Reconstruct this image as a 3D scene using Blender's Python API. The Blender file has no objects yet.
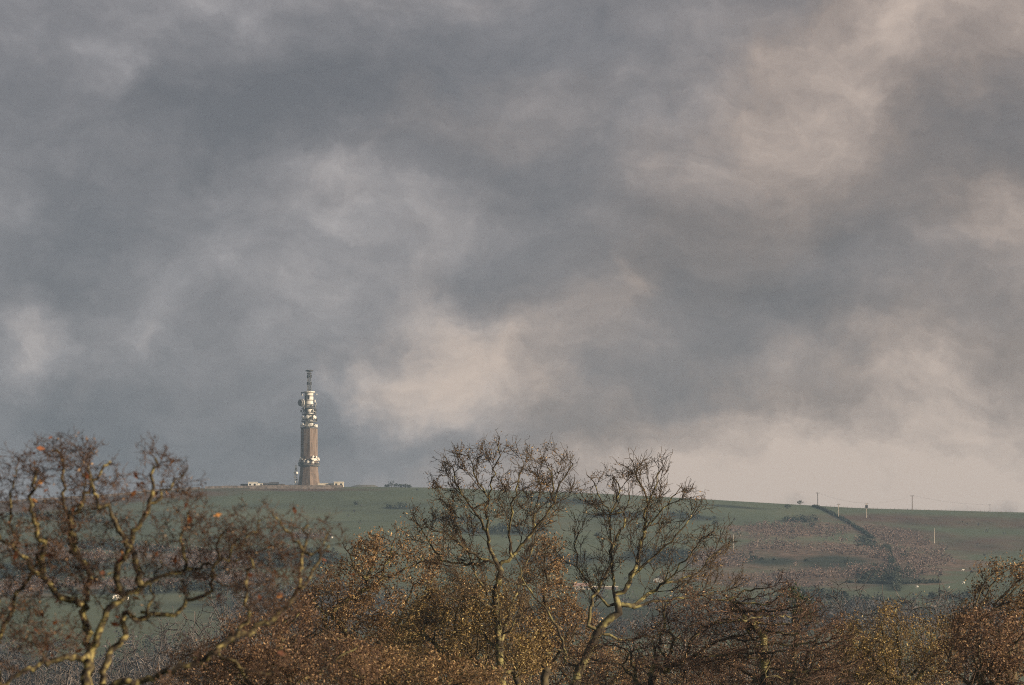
import bpy, bmesh, math, random
import numpy as np
from mathutils import Vector, Matrix

R = math.radians
sc = bpy.context.scene
COL = sc.collection

# ------------------------------------------------------------------ camera
LENS = 200.0
FPX = 1024 * LENS / 36.0           # pixels per radian
HOR = 800.0                        # level line, below the frame
CAMZ = 1.7
PITCH = math.atan((HOR - 342.5) / FPX)
cam_d = bpy.data.cameras.new("camera")
cam = bpy.data.objects.new("camera", cam_d)
COL.objects.link(cam)
cam_d.lens = LENS
cam_d.sensor_width = 36
cam_d.clip_start = 1
cam_d.clip_end = 30000
cam.location = (0, 0, CAMZ)
cam.rotation_euler = (R(90) + PITCH, 0, 0)
cam_d.dof.use_dof = True
cam_d.dof.focus_distance = 450
cam_d.dof.aperture_fstop = 4.2
sc.camera = cam

# ------------------------------------------------------------------ world, sun, exposure
SUN_EL, SUN_AZ = R(15), R(112)      # azimuth from +Y towards +X
world = bpy.data.worlds.new("World")
sc.world = world
world.use_nodes = True
try:
    world.cycles.sampling_method = 'MANUAL'
    world.cycles.sample_map_resolution = 512
except Exception:
    pass
nt = world.node_tree
nt.nodes.clear()
N = nt.nodes
def wn(t, **k):
    n = N.new(t)
    for a, b in k.items():
        setattr(n, a, b)
    return n
def wmath(op, a, b=None, c=None, clamp=False):
    n = wn('ShaderNodeMath', operation=op); n.use_clamp = clamp
    for i, v in enumerate((a, b, c)):
        if v is None: continue
        if isinstance(v, (int, float)): n.inputs[i].default_value = v
        else: nt.links.new(v, n.inputs[i])
    return n.outputs[0]
L = nt.links.new
out = wn('ShaderNodeOutputWorld')
sky = wn('ShaderNodeTexSky', sky_type='NISHITA')
sky.sun_disc = False
sky.sun_elevation = SUN_EL
sky.sun_rotation = SUN_AZ
sky.altitude = 200
bg_sky = wn('ShaderNodeBackground'); bg_sky.inputs[1].default_value = 0.07
L(sky.outputs[0], bg_sky.inputs[0])
tc = wn('ShaderNodeTexCoord')
sep = wn('ShaderNodeSeparateXYZ'); L(tc.outputs['Generated'], sep.inputs[0])
az = wmath('ARCTAN2', sep.outputs[0], sep.outputs[1])
el = wmath('ARCSINE', sep.outputs[2])
K = FPX / 512.0
U = wmath('MULTIPLY', az, K)                       # -1..1 over the photographed stretch of sky
V = wmath('MULTIPLY', el, K)                       # height above level line
comb = wn('ShaderNodeCombineXYZ'); L(U, comb.inputs[0]); L(V, comb.inputs[1])
# drifting warp of the cloud layer
def noise(vec, scale, detail, rough, dist=0.0, off=(0, 0, 0), sx=1, sy=1, rot=0):
    mp = wn('ShaderNodeMapping'); mp.inputs['Location'].default_value = off
    mp.inputs['Scale'].default_value = (sx, sy, 1)
    mp.inputs['Rotation'].default_value = (0, 0, rot)
    L(vec, mp.inputs[0])
    t = wn('ShaderNodeTexNoise'); t.inputs['Scale'].default_value = scale
    t.inputs['Detail'].default_value = detail; t.inputs['Roughness'].default_value = rough
    t.inputs['Distortion'].default_value = dist
    L(mp.outputs[0], t.inputs[0])
    return t
w1 = noise(comb.outputs[0], 2.4, 9, 0.60, 0.0, (3, 7, 1))
vs = wn('ShaderNodeVectorMath', operation='SUBTRACT'); L(w1.outputs['Color'], vs.inputs[0]); vs.inputs[1].default_value = (.5, .5, .5)
vm = wn('ShaderNodeVectorMath', operation='MULTIPLY'); L(vs.outputs[0], vm.inputs[0]); vm.inputs[1].default_value = (.62, .5, 0)
va = wn('ShaderNodeVectorMath', operation='ADD'); L(comb.outputs[0], va.inputs[0]); L(vm.outputs[0], va.inputs[1])
WV = va.outputs[0]
vm2 = wn('ShaderNodeVectorMath', operation='MULTIPLY'); L(vs.outputs[0], vm2.inputs[0]); vm2.inputs[1].default_value = (.32, .24, 0)
va2 = wn('ShaderNodeVectorMath', operation='ADD'); L(comb.outputs[0], va2.inputs[0]); L(vm2.outputs[0], va2.inputs[1])
WS = va2.outputs[0]
CLOUD_BANKS = [
    # x, y, rx, ry, tilt(deg), brightness, warmth
    (270, 95, 250, 62, 4, -0.60, -0.3), (70, 245, 150, 55, 22, -0.45, -0.4), (120, 440, 210, 50, 0, -0.32, -0.55),
    (530, 180, 130, 36, -6, -0.30, -0.1), (700, 320, 150, 75, 0, -0.42, -0.1), (930, 175, 140, 46, 10, -0.45, -0.1),
    (560, 15, 160, 30, 0, -0.15, -0.2), (600, 420, 60, 30, 0, -0.15, 0.0), (300, 330, 120, 90, 0, -0.05, -0.1),
    (800, 260, 120, 40, 0, -0.25, 0), (420, 470, 120, 26, 0, -0.22, -0.35), (1010, 340, 70, 30, 0, -0.25, 0),
    (500, 362, 108, 50, 8, 0.66, 1.0), (430, 300, 30, 45, 20, 0.28, 0.4), (850, 110, 210, 70, 40, 0.48, 1.0),
    (4, 350, 34, 55, 0, 0.42, 0.5), (940, 430, 190, 80, 12, 0.50, 1.2), (635, 296, 24, 22, -20, 0.32, 0.5), (400, 400, 50, 34, 0, 0.12, 0.3), (590, 390, 34, 26, 0, .1, .3),
    (230, 180, 220, 32, -8, 0.26, 0.15), (200, 300, 160, 60, 10, .10, .1), (690, 450, 130, 46, 0, 0.36, 0.8), (1010, 225, 80, 46, 0, 0.45, 0.8),
    (470, 112, 100, 36, 12, 0.32, 0.4), (88, 398, 14, 34, 0, 0.16, 0.2), (150, 350, 18, 30, -25, 0.14, 0.2),
    (80, 62, 34, 26, 40, 0.30, 0.1), (850, 500, 380, 34, 0, 0.42, 1.1), (360, 410, 20, 40, 0, 0.30, 0.3),
    (930, 25, 120, 40, 20, 0.12, 0.6), (1000, 420, 80, 60, 0, 0.2, 0.3), (6, 200, 20, 24, 0, 0.3, 0.0),
]
accB = None; accW = None
for (cx, cy, rx, ry, tilt, br, wm) in CLOUD_BANKS:
    mp = wn('ShaderNodeMapping', vector_type='TEXTURE')
    mp.inputs['Location'].default_value = ((cx - 512) / 512, (HOR - cy) / 512, 0)
    mp.inputs['Scale'].default_value = (rx * 1.9 / 512, ry * 1.9 / 512, 1)
    mp.inputs['Rotation'].default_value = (0, 0, R(tilt))
    L(WV, mp.inputs[0])
    ln = wn('ShaderNodeVectorMath', operation='LENGTH'); L(mp.outputs[0], ln.inputs[0])
    mr = wn('ShaderNodeMapRange', interpolation_type='SMOOTHSTEP')
    mr.inputs['From Min'].default_value = 1.1; mr.inputs['From Max'].default_value = 0.0
    L(ln.outputs['Value'], mr.inputs['Value'])
    accB = wmath('MULTIPLY_ADD', mr.outputs[0], br * .74, accB if accB is not None else 0.0)
    accW = wmath('MULTIPLY_ADD', mr.outputs[0], wm, accW if accW is not None else 0.0)
n_big = noise(comb.outputs[0], 1.5, 9, 0.56, 0.6, (11, 2, 4), 1, 1.5, 0.25)
n_mid = noise(WS, 4.2, 11, 0.60, 0.0, (5, 9, 2), 1, 1.3, 0.5)
n_fine = noise(WS, 8.0, 12, 0.64, 0.15, (1, 4, 8), 1, 1.6, 0.6)
n_streak = noise(WS, 3.2, 11, 0.60, 0.1, (8, 3, 8), 0.55, 2.2, 0.35)
fine = wmath('ADD', wmath('MULTIPLY', wmath('SUBTRACT', n_fine.outputs[0], 0.5), 0.55), wmath('MULTIPLY', wmath('SUBTRACT', n_streak.outputs[0], 0.5), 0.65))
big = wmath('MULTIPLY', wmath('SUBTRACT', n_big.outputs[0], 0.5), 0.32)
mid = wmath('MULTIPLY', wmath('SUBTRACT', n_mid.outputs[0], 0.5), 0.62)
bright = wmath('ADD', wmath('ADD', accB, big), wmath('ADD', wmath('ADD', mid, fine), 0.45))
warm = wmath('ADD', wmath('ADD', accW, mid), wmath('MULTIPLY_ADD', U, 0.42, 0.04))
ramp = wn('ShaderNodeValToRGB')
ramp.color_ramp.interpolation = 'B_SPLINE'
e = ramp.color_ramp.elements
SKYG = 0.76
def sg(c): return (c[0] * SKYG, c[1] * SKYG, c[2] * SKYG, 1)
e[0].position = 0.0; e[0].color = sg((0.111, 0.108, 0.119))
e[1].position = 1.0; e[1].color = sg((0.56, 0.53, 0.51))
m_ = e.new(0.4); m_.color = sg((0.202, 0.190, 0.196))
m_ = e.new(0.7); m_.color = sg((0.308, 0.291, 0.294))
L(bright, ramp.inputs[0])
tint = wn('ShaderNodeValToRGB')
te = tint.color_ramp.elements
te[0].position = 0.0; te[0].color = (0.975, 1.0, 1.06, 1)
te[1].position = 1.0; te[1].color = (1.17, 0.978, 0.85, 1)
m_ = te.new(0.42); m_.color = (1.01, 0.99, 1.015, 1)
L(wmath('MULTIPLY_ADD', warm, 0.5, 0.50), tint.inputs[0])
mul = wn('ShaderNodeMix', data_type='RGBA', blend_type='MULTIPLY'); mul.inputs[0].default_value = 1.0
L(ramp.outputs[0], mul.inputs[6]); L(tint.outputs[0], mul.inputs[7])
bg_cl = wn('ShaderNodeBackground'); bg_cl.inputs[1].default_value = 1.0
L(mul.outputs[2], bg_cl.inputs[0])
mixs = wn('ShaderNodeMixShader'); mixs.inputs[0].default_value = 0.94
L(bg_sky.outputs[0], mixs.inputs[1]); L(bg_cl.outputs[0], mixs.inputs[2])
L(mixs.outputs[0], out.inputs['Surface'])

sun_d = bpy.data.lights.new("sun", 'SUN')
sun_d.energy = 5.0
sun_d.angle = R(0.5)
sun_d.color = (1.0, 0.80, 0.58)
sun = bpy.data.objects.new("sun", sun_d)
COL.objects.link(sun)
sdir = Vector((math.sin(SUN_AZ) * math.cos(SUN_EL), math.cos(SUN_AZ) * math.cos(SUN_EL), math.sin(SUN_EL)))
sun.rotation_euler = sdir.to_track_quat('Z', 'Y').to_euler()
sun.location = (300, -200, 260)

sc.view_settings.view_transform = 'Standard'
sc.view_settings.look = 'None'
sc.view_settings.exposure = 0.48
sc.view_settings.gamma = 1.0
sc.view_settings.use_curve_mapping = False
sc.render.engine = 'CYCLES'
sc.cycles.max_bounces = 5
sc.cycles.transparent_max_bounces = 8
sc.cycles.use_denoising = False
sc.cycles.filter_width = 1.0
try:
    sc.cycles.denoising_prefilter = 'ACCURATE'
except Exception:
    pass

# ------------------------------------------------------------------ helpers
CP, SP = math.cos(PITCH), math.sin(PITCH)
def ray(px, py):
    """direction with y = 1"""
    x = (np.asarray(px, float) - 512) / FPX
    y = (342.5 - np.asarray(py, float)) / FPX
    dy = CP - y * SP
    dz = SP + y * CP
    return x / dy, dz / dy
def PT(px, py, D):
    a, b = ray(px, py)
    return Vector((float(a) * D, D, CAMZ + float(b) * D))

def tag(o, label=None, cat=None, group=None, kind=None):
    if label: o['label'] = label
    if cat: o['category'] = cat
    if group: o['group'] = group
    if kind: o['kind'] = kind
    return o
def empty(name, loc, rz=0):
    o = bpy.data.objects.new(name, None); COL.objects.link(o)
    o.location = loc; o.rotation_euler = (0, 0, rz); o.empty_display_size = 0.5
    return o
def mesh_np(name, verts, faces, mat, parent=None, smooth=False, loc=None):
    """verts (n,3); faces (m,k) array of one polygon size"""
    verts = np.asarray(verts, np.float32); faces = np.asarray(faces, np.int32)
    me = bpy.data.meshes.new(name)
    m, k = faces.shape
    me.vertices.add(len(verts)); me.vertices.foreach_set('co', verts.ravel())
    me.loops.add(m * k); me.loops.foreach_set('vertex_index', faces.ravel())
    me.polygons.add(m)
    me.polygons.foreach_set('loop_start', np.arange(0, m * k, k, dtype=np.int32))
    me.polygons.foreach_set('loop_total', np.full(m, k, np.int32))
    if smooth: me.polygons.foreach_set('use_smooth', np.ones(m, bool))
    me.update(calc_edges=True)
    me.materials.append(mat)
    o = bpy.data.objects.new(name, me); COL.objects.link(o)
    if parent: o.parent = parent
    if loc is not None: o.location = loc
    return o
def obj_bm(name, bm, mat, parent=None, smooth=False, loc=None, rz=0):
    me = bpy.data.meshes.new(name)
    bmesh.ops.recalc_face_normals(bm, faces=bm.faces)
    bm.to_mesh(me); bm.free()
    if smooth:
        for p in me.polygons: p.use_smooth = True
    me.materials.append(mat)
    o = bpy.data.objects.new(name, me); COL.objects.link(o)
    if parent: o.parent = parent
    if loc is not None: o.location = loc
    o.rotation_euler = (0, 0, rz)
    return o
def add_box(bm, c, s, rz=0):
    m = Matrix.Translation(c) @ Matrix.Rotation(rz, 4, 'Z') @ Matrix.Diagonal((s[0], s[1], s[2], 1))
    bmesh.ops.create_cube(bm, size=1, matrix=m)
def add_bar(bm, a, b, r, k=6, r2=None):
    a = Vector(a); b = Vector(b); d = b - a
    q = d.to_track_quat('Z', 'Y').to_matrix().to_4x4()
    bmesh.ops.create_cone(bm, cap_ends=True, segments=k, radius1=r, radius2=r if r2 is None else r2, depth=d.length,
                          matrix=Matrix.Translation((a + b) / 2) @ q)
def add_prism(bm, pts, n, z0f=0):
    pass

# value noise
rs_ = np.random.RandomState(7)
TAB = rs_.rand(256, 256)
def vnoise(x, y):
    xi = np.floor(x).astype(int); yi = np.floor(y).astype(int)
    fx = x - xi; fy = y - yi
    fx = fx * fx * (3 - 2 * fx); fy = fy * fy * (3 - 2 * fy)
    a = TAB[xi & 255, yi & 255]; b = TAB[(xi + 1) & 255, yi & 255]
    c = TAB[xi & 255, (yi + 1) & 255]; d = TAB[(xi + 1) & 255, (yi + 1) & 255]
    return (a * (1 - fx) + b * fx) * (1 - fy) + (c * (1 - fx) + d * fx) * fy
def fbm(x, y, o=4):
    s = 0; a = 0.5; t = 0
    for i in range(o):
        s = s + a * vnoise(x * 2 ** i + 13.7 * i, y * 2 ** i + 5.1 * i); t += a; a *= 0.55
    return s / t

# ------------------------------------------------------------------ materials
def mat_new(name):
    m = bpy.data.materials.new(name); m.use_nodes = True
    t = m.node_tree; t.nodes.clear()
    o = t.nodes.new('ShaderNodeOutputMaterial'); p = t.nodes.new('ShaderNodeBsdfPrincipled')
    t.links.new(p.outputs[0], o.inputs[0])
    return m, t, p, o
def mat_noise(name, c1, c2, scale=5, rough=0.85, detail=5, c3=None, island=0.0, bump=0.0, spec=0.3, stretch=(1, 1, 1), lo=.35, hi=.65, coord='Object'):
    m, t, p, o = mat_new(name)
    tc = t.nodes.new('ShaderNodeTexCoord'); mp = t.nodes.new('ShaderNodeMapping')
    mp.inputs['Scale'].default_value = stretch
    t.links.new(tc.outputs[coord], mp.inputs[0])
    n = t.nodes.new('ShaderNodeTexNoise'); n.inputs['Scale'].default_value = scale; n.inputs['Detail'].default_value = detail
    t.links.new(mp.outputs[0], n.inputs[0])
    r = t.nodes.new('ShaderNodeValToRGB')
    r.color_ramp.elements[0].position = lo; r.color_ramp.elements[0].color = (*c1, 1)
    r.color_ramp.elements[1].position = hi; r.color_ramp.elements[1].color = (*c2, 1)
    if c3:
        q = r.color_ramp.elements.new((lo + hi) / 2); q.color = (*c3, 1)
    t.links.new(n.outputs[0], r.inputs[0])
    col = r.outputs[0]
    if island:
        g = t.nodes.new('ShaderNodeNewGeometry')
        mr = t.nodes.new('ShaderNodeMapRange'); mr.inputs['To Min'].default_value = 1 - island; mr.inputs['To Max'].default_value = 1 + island
        t.links.new(g.outputs['Random Per Island'], mr.inputs[0])
        vm = t.nodes.new('ShaderNodeVectorMath'); vm.operation = 'SCALE'
        t.links.new(col, vm.inputs[0]); t.links.new(mr.outputs[0], vm.inputs['Scale'])
        col = vm.outputs[0]
    t.links.new(col, p.inputs['Base Color'])
    p.inputs['Roughness'].default_value = rough
    p.inputs['Specular IOR Level'].default_value = spec
    if bump:
        b = t.nodes.new('ShaderNodeBump'); b.inputs['Strength'].default_value = 0.6; b.inputs['Distance'].default_value = bump
        t.links.new(n.outputs[0], b.inputs['Height']); t.links.new(b.outputs[0], p.inputs['Normal'])
    return m
def mat_leaf(name, cols, transl=0.35):
    """each leaf takes its own colour"""
    m, t, p, o = mat_new(name)
    g = t.nodes.new('ShaderNodeNewGeometry')
    r = t.nodes.new('ShaderNodeValToRGB'); r.color_ramp.interpolation = 'LINEAR'
    els = r.color_ramp.elements
    els[0].position = 0; els[0].color = (*cols[0], 1)
    els[1].position = 1; els[1].color = (*cols[-1], 1)
    for i, c in enumerate(cols[1:-1]):
        q = els.new((i + 1) / (len(cols) - 1)); q.color = (*c, 1)
    t.links.new(g.outputs['Random Per Island'], r.inputs[0])
    t.links.new(r.outputs[0], p.inputs['Base Color'])
    p.inputs['Roughness'].default_value = 0.6
    p.inputs['Specular IOR Level'].default_value = 0.3
    tr = t.nodes.new('ShaderNodeBsdfTranslucent'); t.links.new(r.outputs[0], tr.inputs[0])
    mx = t.nodes.new('ShaderNodeMixShader'); mx.inputs[0].default_value = transl
    t.links.new(p.outputs[0], mx.inputs[1]); t.links.new(tr.outputs[0], mx.inputs[2]); t.links.new(mx.outputs[0], o.inputs[0])
    return m
M = {}
M['bark'] = mat_noise('mossy_bark', (0.030, 0.024, 0.020), (0.30, 0.27, 0.115), 3.2, 0.9, 9, c3=(0.075, 0.062, 0.038), bump=0.02, lo=.32, hi=.66)
M['bark_dark'] = mat_noise('dark_bark', (0.035, 0.028, 0.024), (0.15, 0.125, 0.07), 2.0, 0.9, 8, bump=0.02)
M['bark_near'] = mat_noise('lichen_bark', (0.030, 0.024, 0.020), (0.34, 0.29, 0.12), 9.0, 0.9, 10, c3=(0.11, 0.09, 0.048), bump=0.015, lo=.40, hi=.64)
M['twig'] = mat_noise('brown_twig', (0.045, 0.032, 0.024), (0.14, 0.105, 0.065), 1.0, 0.85, 3, island=0.3)
M['twig_red'] = mat_noise('reddish_twig', (0.05, 0.032, 0.025), (0.14, 0.088, 0.06), 1.0, 0.85, 3, island=0.35)
M['twig_grey'] = mat_noise('grey_twig', (0.07, 0.065, 0.066), (0.19, 0.17, 0.16), 0.6, 0.8, 3, island=0.4)
M['leaf_brown'] = mat_leaf('brown_leaf', [(0.076, 0.047, 0.026), (0.204, 0.123, 0.060), (0.343, 0.211, 0.098), (0.102, 0.061, 0.034), (0.254, 0.154, 0.073), (0.140, 0.085, 0.047), (0.763, 0.551, 0.269)], .2)  # leaf palettes: dark stops paint foliage shade, pale last stop its sunlit highlights
M['leaf_gold'] = mat_leaf('golden_leaf', [(0.072, 0.050, 0.024), (0.240, 0.162, 0.066), (0.456, 0.324, 0.120), (0.108, 0.074, 0.034), (0.264, 0.180, 0.070), (0.144, 0.096, 0.043), (0.750, 0.600, 0.264)], .2)
M['leaf_rust'] = mat_leaf('rust_leaf', [(0.080, 0.046, 0.030), (0.198, 0.114, 0.068), (0.106, 0.064, 0.042), (0.265, 0.160, 0.089), (0.555, 0.373, 0.203)], .2)
M['leaf_orange'] = mat_leaf('orange_leaf', [(0.30, 0.10, 0.03), (0.17, 0.06, 0.03), (0.14, 0.055, 0.03), (0.22, 0.08, 0.035), (0.55, 0.26, 0.07)])
M['needle'] = mat_leaf('dark_evergreen', [(0.02, 0.035, 0.018), (0.05, 0.075, 0.03), (0.035, 0.055, 0.025)], 0.15)
M['far_dark'] = mat_leaf('distant_dark_foliage', [(0.018, 0.026, 0.020), (0.04, 0.05, 0.034), (0.028, 0.036, 0.026)], 0.1)
M['far_pink'] = mat_leaf('distant_birch_twigs', [(0.07, 0.052, 0.047), (0.19, 0.135, 0.115), (0.12, 0.085, 0.072), (0.28, 0.21, 0.18)], 0.1)
M['far_grey'] = mat_leaf('distant_grey_twigs', [(0.035, 0.037, 0.042), (0.075, 0.07, 0.074), (0.05, 0.05, 0.055), (0.14, 0.125, 0.12)], 0.1)
M['concrete'] = mat_noise('tower_concrete', (0.125, 0.094, 0.076), (0.235, 0.178, 0.143), 0.9, 0.9, 9, stretch=(1, 1, 0.12), bump=0.03, lo=.38, hi=.6)
M['concrete_joint'] = mat_noise('darker_concrete', (0.20, 0.14, 0.11), (0.27, 0.19, 0.15), 0.7, 0.9, 6)
M['white'] = mat_noise('white_paint', (0.66, 0.64, 0.58), (0.82, 0.80, 0.74), 0.8, 0.5, 5)
M['steel'] = mat_noise('grey_steel', (0.10, 0.105, 0.11), (0.18, 0.18, 0.185), 1.0, 0.55, 4)
M['dark'] = mat_noise('dark_steel', (0.02, 0.022, 0.026), (0.05, 0.05, 0.055), 1.0, 0.6, 4)
M['cream'] = mat_noise('cream_render', (0.62, 0.55, 0.44), (0.75, 0.68, 0.56), 0.4, 0.85, 5)
M['slate'] = mat_noise('slate_roof', (0.06, 0.065, 0.075), (0.11, 0.11, 0.12), 0.8, 0.7, 5)
M['pinkroof'] = mat_noise('pink_tile_roof', (0.34, 0.23, 0.20), (0.46, 0.33, 0.29), 1.0, 0.85, 5)
M['stone'] = mat_noise('field_stone', (0.10, 0.085, 0.075), (0.24, 0.20, 0.175), 0.6, 0.95, 6, bump=0.05)
M['glass'] = mat_noise('window_glass', (0.02, 0.025, 0.03), (0.04, 0.045, 0.05), 1.0, 0.15, 2, spec=0.6)
M['wood_pale'] = mat_noise('weathered_pole', (0.32, 0.28, 0.23), (0.50, 0.45, 0.38), 0.7, 0.85, 5, stretch=(1, 1, .2))
M['wood_dark'] = mat_noise('tarred_pole', (0.10, 0.08, 0.07), (0.17, 0.14, 0.12), 0.7, 0.85, 5, stretch=(1, 1, .2))
M['wire'] = mat_noise('wire', (0.08, 0.08, 0.085), (0.13, 0.13, 0.13), 1.0, 0.5, 2)
M['wool'] = mat_noise('sheep_wool', (0.62, 0.58, 0.50), (0.80, 0.77, 0.70), 6.0, 0.95, 4)

# ------------------------------------------------------------------ terrain
SKX = [-900, -200, 0, 45, 107, 162, 244, 300, 345, 430, 500, 600, 700, 800, 866, 940, 1024, 1200, 2200]
SKY_ = [545, 512, 503, 500, 496.5, 491, 488, 487.8, 487.8, 488.5, 491, 494.5, 499.8, 505.5, 509, 511, 513.2, 517, 560]
YC = 3450.0
GY = [-900, -400, 0, 60, 85, 250, 500, 800, 1200, 1500, 1800, 2200, 2600, 3000, 3250, YC, 3530, 3700, 4300, 5200, 6800]
GZ = [2, 1, 0, -1.6, -2.2, -4.5, -6.5, -3, 12, 30, 50, 79, 111, 146.5, 169, 190, 194.1, 188, 140, 95, 70]
def pchip(xs, ys, x):
    xs = np.array(xs, float); ys = np.array(ys, float)
    h = np.diff(xs); d = np.diff(ys) / h
    m = np.zeros(len(xs))
    m[1:-1] = np.where(d[:-1] * d[1:] > 0, 2 * d[:-1] * d[1:] / (d[:-1] + d[1:] + 1e-12), 0)
    m[0] = d[0]; m[-1] = d[-1]
    i = np.clip(np.searchsorted(xs, x) - 1, 0, len(xs) - 2)
    t = np.clip((x - xs[i]) / h[i], 0, 1)
    return ((2 * t ** 3 - 3 * t ** 2 + 1) * ys[i] + (t ** 3 - 2 * t ** 2 + t) * h[i] * m[i]
            + (-2 * t ** 3 + 3 * t ** 2) * ys[i + 1] + (t ** 3 - t ** 2) * h[i] * m[i + 1])
RC = 190.0
def H(x, y):
    x = np.asarray(x, float); y = np.asarray(y, float)
    x, y = np.broadcast_arrays(x, y)
    px = 512 + FPX * x / YC * 0.997
    spy = pchip(SKX, SKY_, px)
    rz = CAMZ + YC * ray(512, spy)[1]
    g = pchip(GY, GZ, y)
    w = np.clip((y - 700) / 2000, 0, 1)
    z = g * (1 + (rz / RC - 1) * w)
    # hollows and gullies on the hillside, fading out at the crest and the valley
    am = np.clip((y - 900) / 700, 0, 1) * np.clip((YC - 60 - y) / 350, 0, 1)
    z = z + am * (16 * (fbm(x / 420 + 3, y / 520 + 8, 3) - 0.5) + 5.5 * (fbm(x / 90, y / 160, 3) - 0.5))
    z = z + np.clip((y - 300) / 900, 0, 1) * (y < YC - 20) * 0.5 * (fbm(x / 14, y / 26, 2) - .5)
    return z
def hz(x, y): return float(H(np.array([x]), np.array([y]))[0])
_ys = np.concatenate([np.arange(400, 1500, 20.0), np.arange(1500, YC + 60, 5.0)])
def hit(px, py):
    """ground point seen in direction (px,py): arrays in, arrays out"""
    px = np.atleast_1d(np.asarray(px, float)); py = np.atleast_1d(np.asarray(py, float))
    ox = np.full(len(px), np.nan); oy = ox.copy(); oz = ox.copy()
    for s in range(0, len(px), 2000):
        a, b = ray(px[s:s + 2000], py[s:s + 2000])
        X = a[:, None] * _ys[None]; Z = CAMZ + b[:, None] * _ys[None]
        G = H(X, np.broadcast_to(_ys[None], X.shape))
        below = Z < G
        k = below.argmax(1); ok = below.any(1)
        idx = np.arange(len(a))
        X_ = X[idx, k]; Y_ = _ys[k]; Z_ = G[idx, k]
        ox[s:s + 2000] = np.where(ok, X_, np.nan); oy[s:s + 2000] = np.where(ok, Y_, np.nan); oz[s:s + 2000] = np.where(ok, Z_, np.nan)
    return ox, oy, oz
def hit1(px, py):
    a, b, c = hit([px], [py]); return Vector((a[0], b[0], c[0]))

us = np.concatenate([np.linspace(-0.62, -0.13, 40, endpoint=False), np.linspace(-0.13, 0.13, 420), np.linspace(0.13, 0.62, 41)[1:]])
yr = np.concatenate([np.linspace(-500, 1200, 60, endpoint=False), np.arange(1200, 3400, 7.0), np.arange(3400, 3560, 4.0), np.linspace(3560, 6800, 40)])
GX = us[None] * (yr[:, None] + 700); GYY = np.broadcast_to(yr[:, None], GX.shape)
GZZ = H(GX, GYY)
nv = GX.size; nr, nc = GX.shape
vid = np.arange(nv).reshape(nr, nc)
faces = np.stack([vid[:-1, :-1].ravel(), vid[:-1, 1:].ravel(), vid[1:, 1:].ravel(), vid[1:, :-1].ravel()], 1)

# ground cover, bracken / moor where they grow; dark is scrub and painted gully shadow
PYG = np.clip(342.5 - FPX * np.tan(np.arctan2(GZZ - CAMZ, np.maximum(GYY, 1)) - PITCH), -5000, 5000)
PXG = 512 + FPX * GX / np.maximum(GYY, 1) * 0.997
def ell(px, py, cx, cy, rx, ry, tilt=0):
    c, s = math.cos(R(tilt)), math.sin(R(tilt))
    dx = px - cx; dy = py - cy
    return np.clip(1.5 - np.sqrt(((dx * c + dy * s) / rx) ** 2 + ((-dx * s + dy * c) / ry) ** 2), 0, 1)
BRACKEN = [(790, 532, 55, 7, 0), (850, 556, 95, 14, 3), (780, 574, 80, 14, 0), (905, 541, 40, 7, 15), (880, 566, 60, 12, 5), (190, 560, 60, 8, 4), (720, 566, 30, 14, 0),
           (120, 584, 90, 5, 0), (60, 555, 70, 6, 6), (20, 590, 40, 7, 0), (230, 580, 40, 5, 0), (300, 536, 30, 3, 3)]
SCRUB_SHADE = [(830, 563, 34, 6, 0), (775, 562, 26, 4, 0), (885, 576, 26, 10, 0), (870, 606, 36, 4, 0), (815, 597, 30, 3, 0), (800, 521, 16, 1.6, 0),  # dark scrub, plus gully shadows painted into the ground colour
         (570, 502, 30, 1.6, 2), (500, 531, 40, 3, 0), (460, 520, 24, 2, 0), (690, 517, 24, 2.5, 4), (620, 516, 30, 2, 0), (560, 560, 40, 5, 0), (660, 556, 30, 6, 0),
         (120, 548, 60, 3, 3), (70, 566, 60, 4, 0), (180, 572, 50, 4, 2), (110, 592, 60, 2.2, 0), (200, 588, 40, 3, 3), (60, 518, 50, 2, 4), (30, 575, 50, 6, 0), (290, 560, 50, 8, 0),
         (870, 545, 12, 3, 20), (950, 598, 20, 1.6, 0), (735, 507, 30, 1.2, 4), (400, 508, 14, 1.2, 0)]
MOOR = [(90, 500, 150, 5.5, -4), (10, 507, 70, 6, -2), (290, 489.5, 70, 1.6, 0), (960, 522, 120, 5, 2), (900, 533, 70, 5, 5), (870, 519, 50, 3, 4), (990, 545, 60, 8, 0)]
LOWWOOD = [(60, 662, 110, 8, 4), (190, 660, 90, 14, 0), (560, 620, 300, 20, 0), (60, 690, 150, 18, 0), (950, 620, 120, 14, 0), (820, 625, 100, 12, 0), (300, 610, 80, 25, 0)]
def cover(lst, px, py):
    m = np.zeros(px.shape)
    for (cx, cy, rx, ry, t) in lst: m = np.maximum(m, ell(px, py, cx, cy, rx, ry, t))
    return m
nz1 = fbm(GX / 30, GYY / 70, 4); nz2 = fbm(GX / 60 + 9, GYY / 110 + 4, 4)
c_br = np.clip(cover(BRACKEN, PXG, PYG) + (nz1 - .5) * 2.2, 0, 1) * (cover(BRACKEN, PXG, PYG) > 0)
c_dk = np.clip(cover(SCRUB_SHADE, PXG, PYG) * 1.3 + (nz2 - .5) * 1.8, 0, 1) * (cover(SCRUB_SHADE, PXG, PYG) > 0)
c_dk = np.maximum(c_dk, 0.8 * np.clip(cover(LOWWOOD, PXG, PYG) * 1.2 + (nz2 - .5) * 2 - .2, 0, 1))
c_mo = np.clip(cover(MOOR, PXG, PYG) + (nz1 - .5) * 1.2, 0, 1) * (cover(MOOR, PXG, PYG) > 0)

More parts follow.
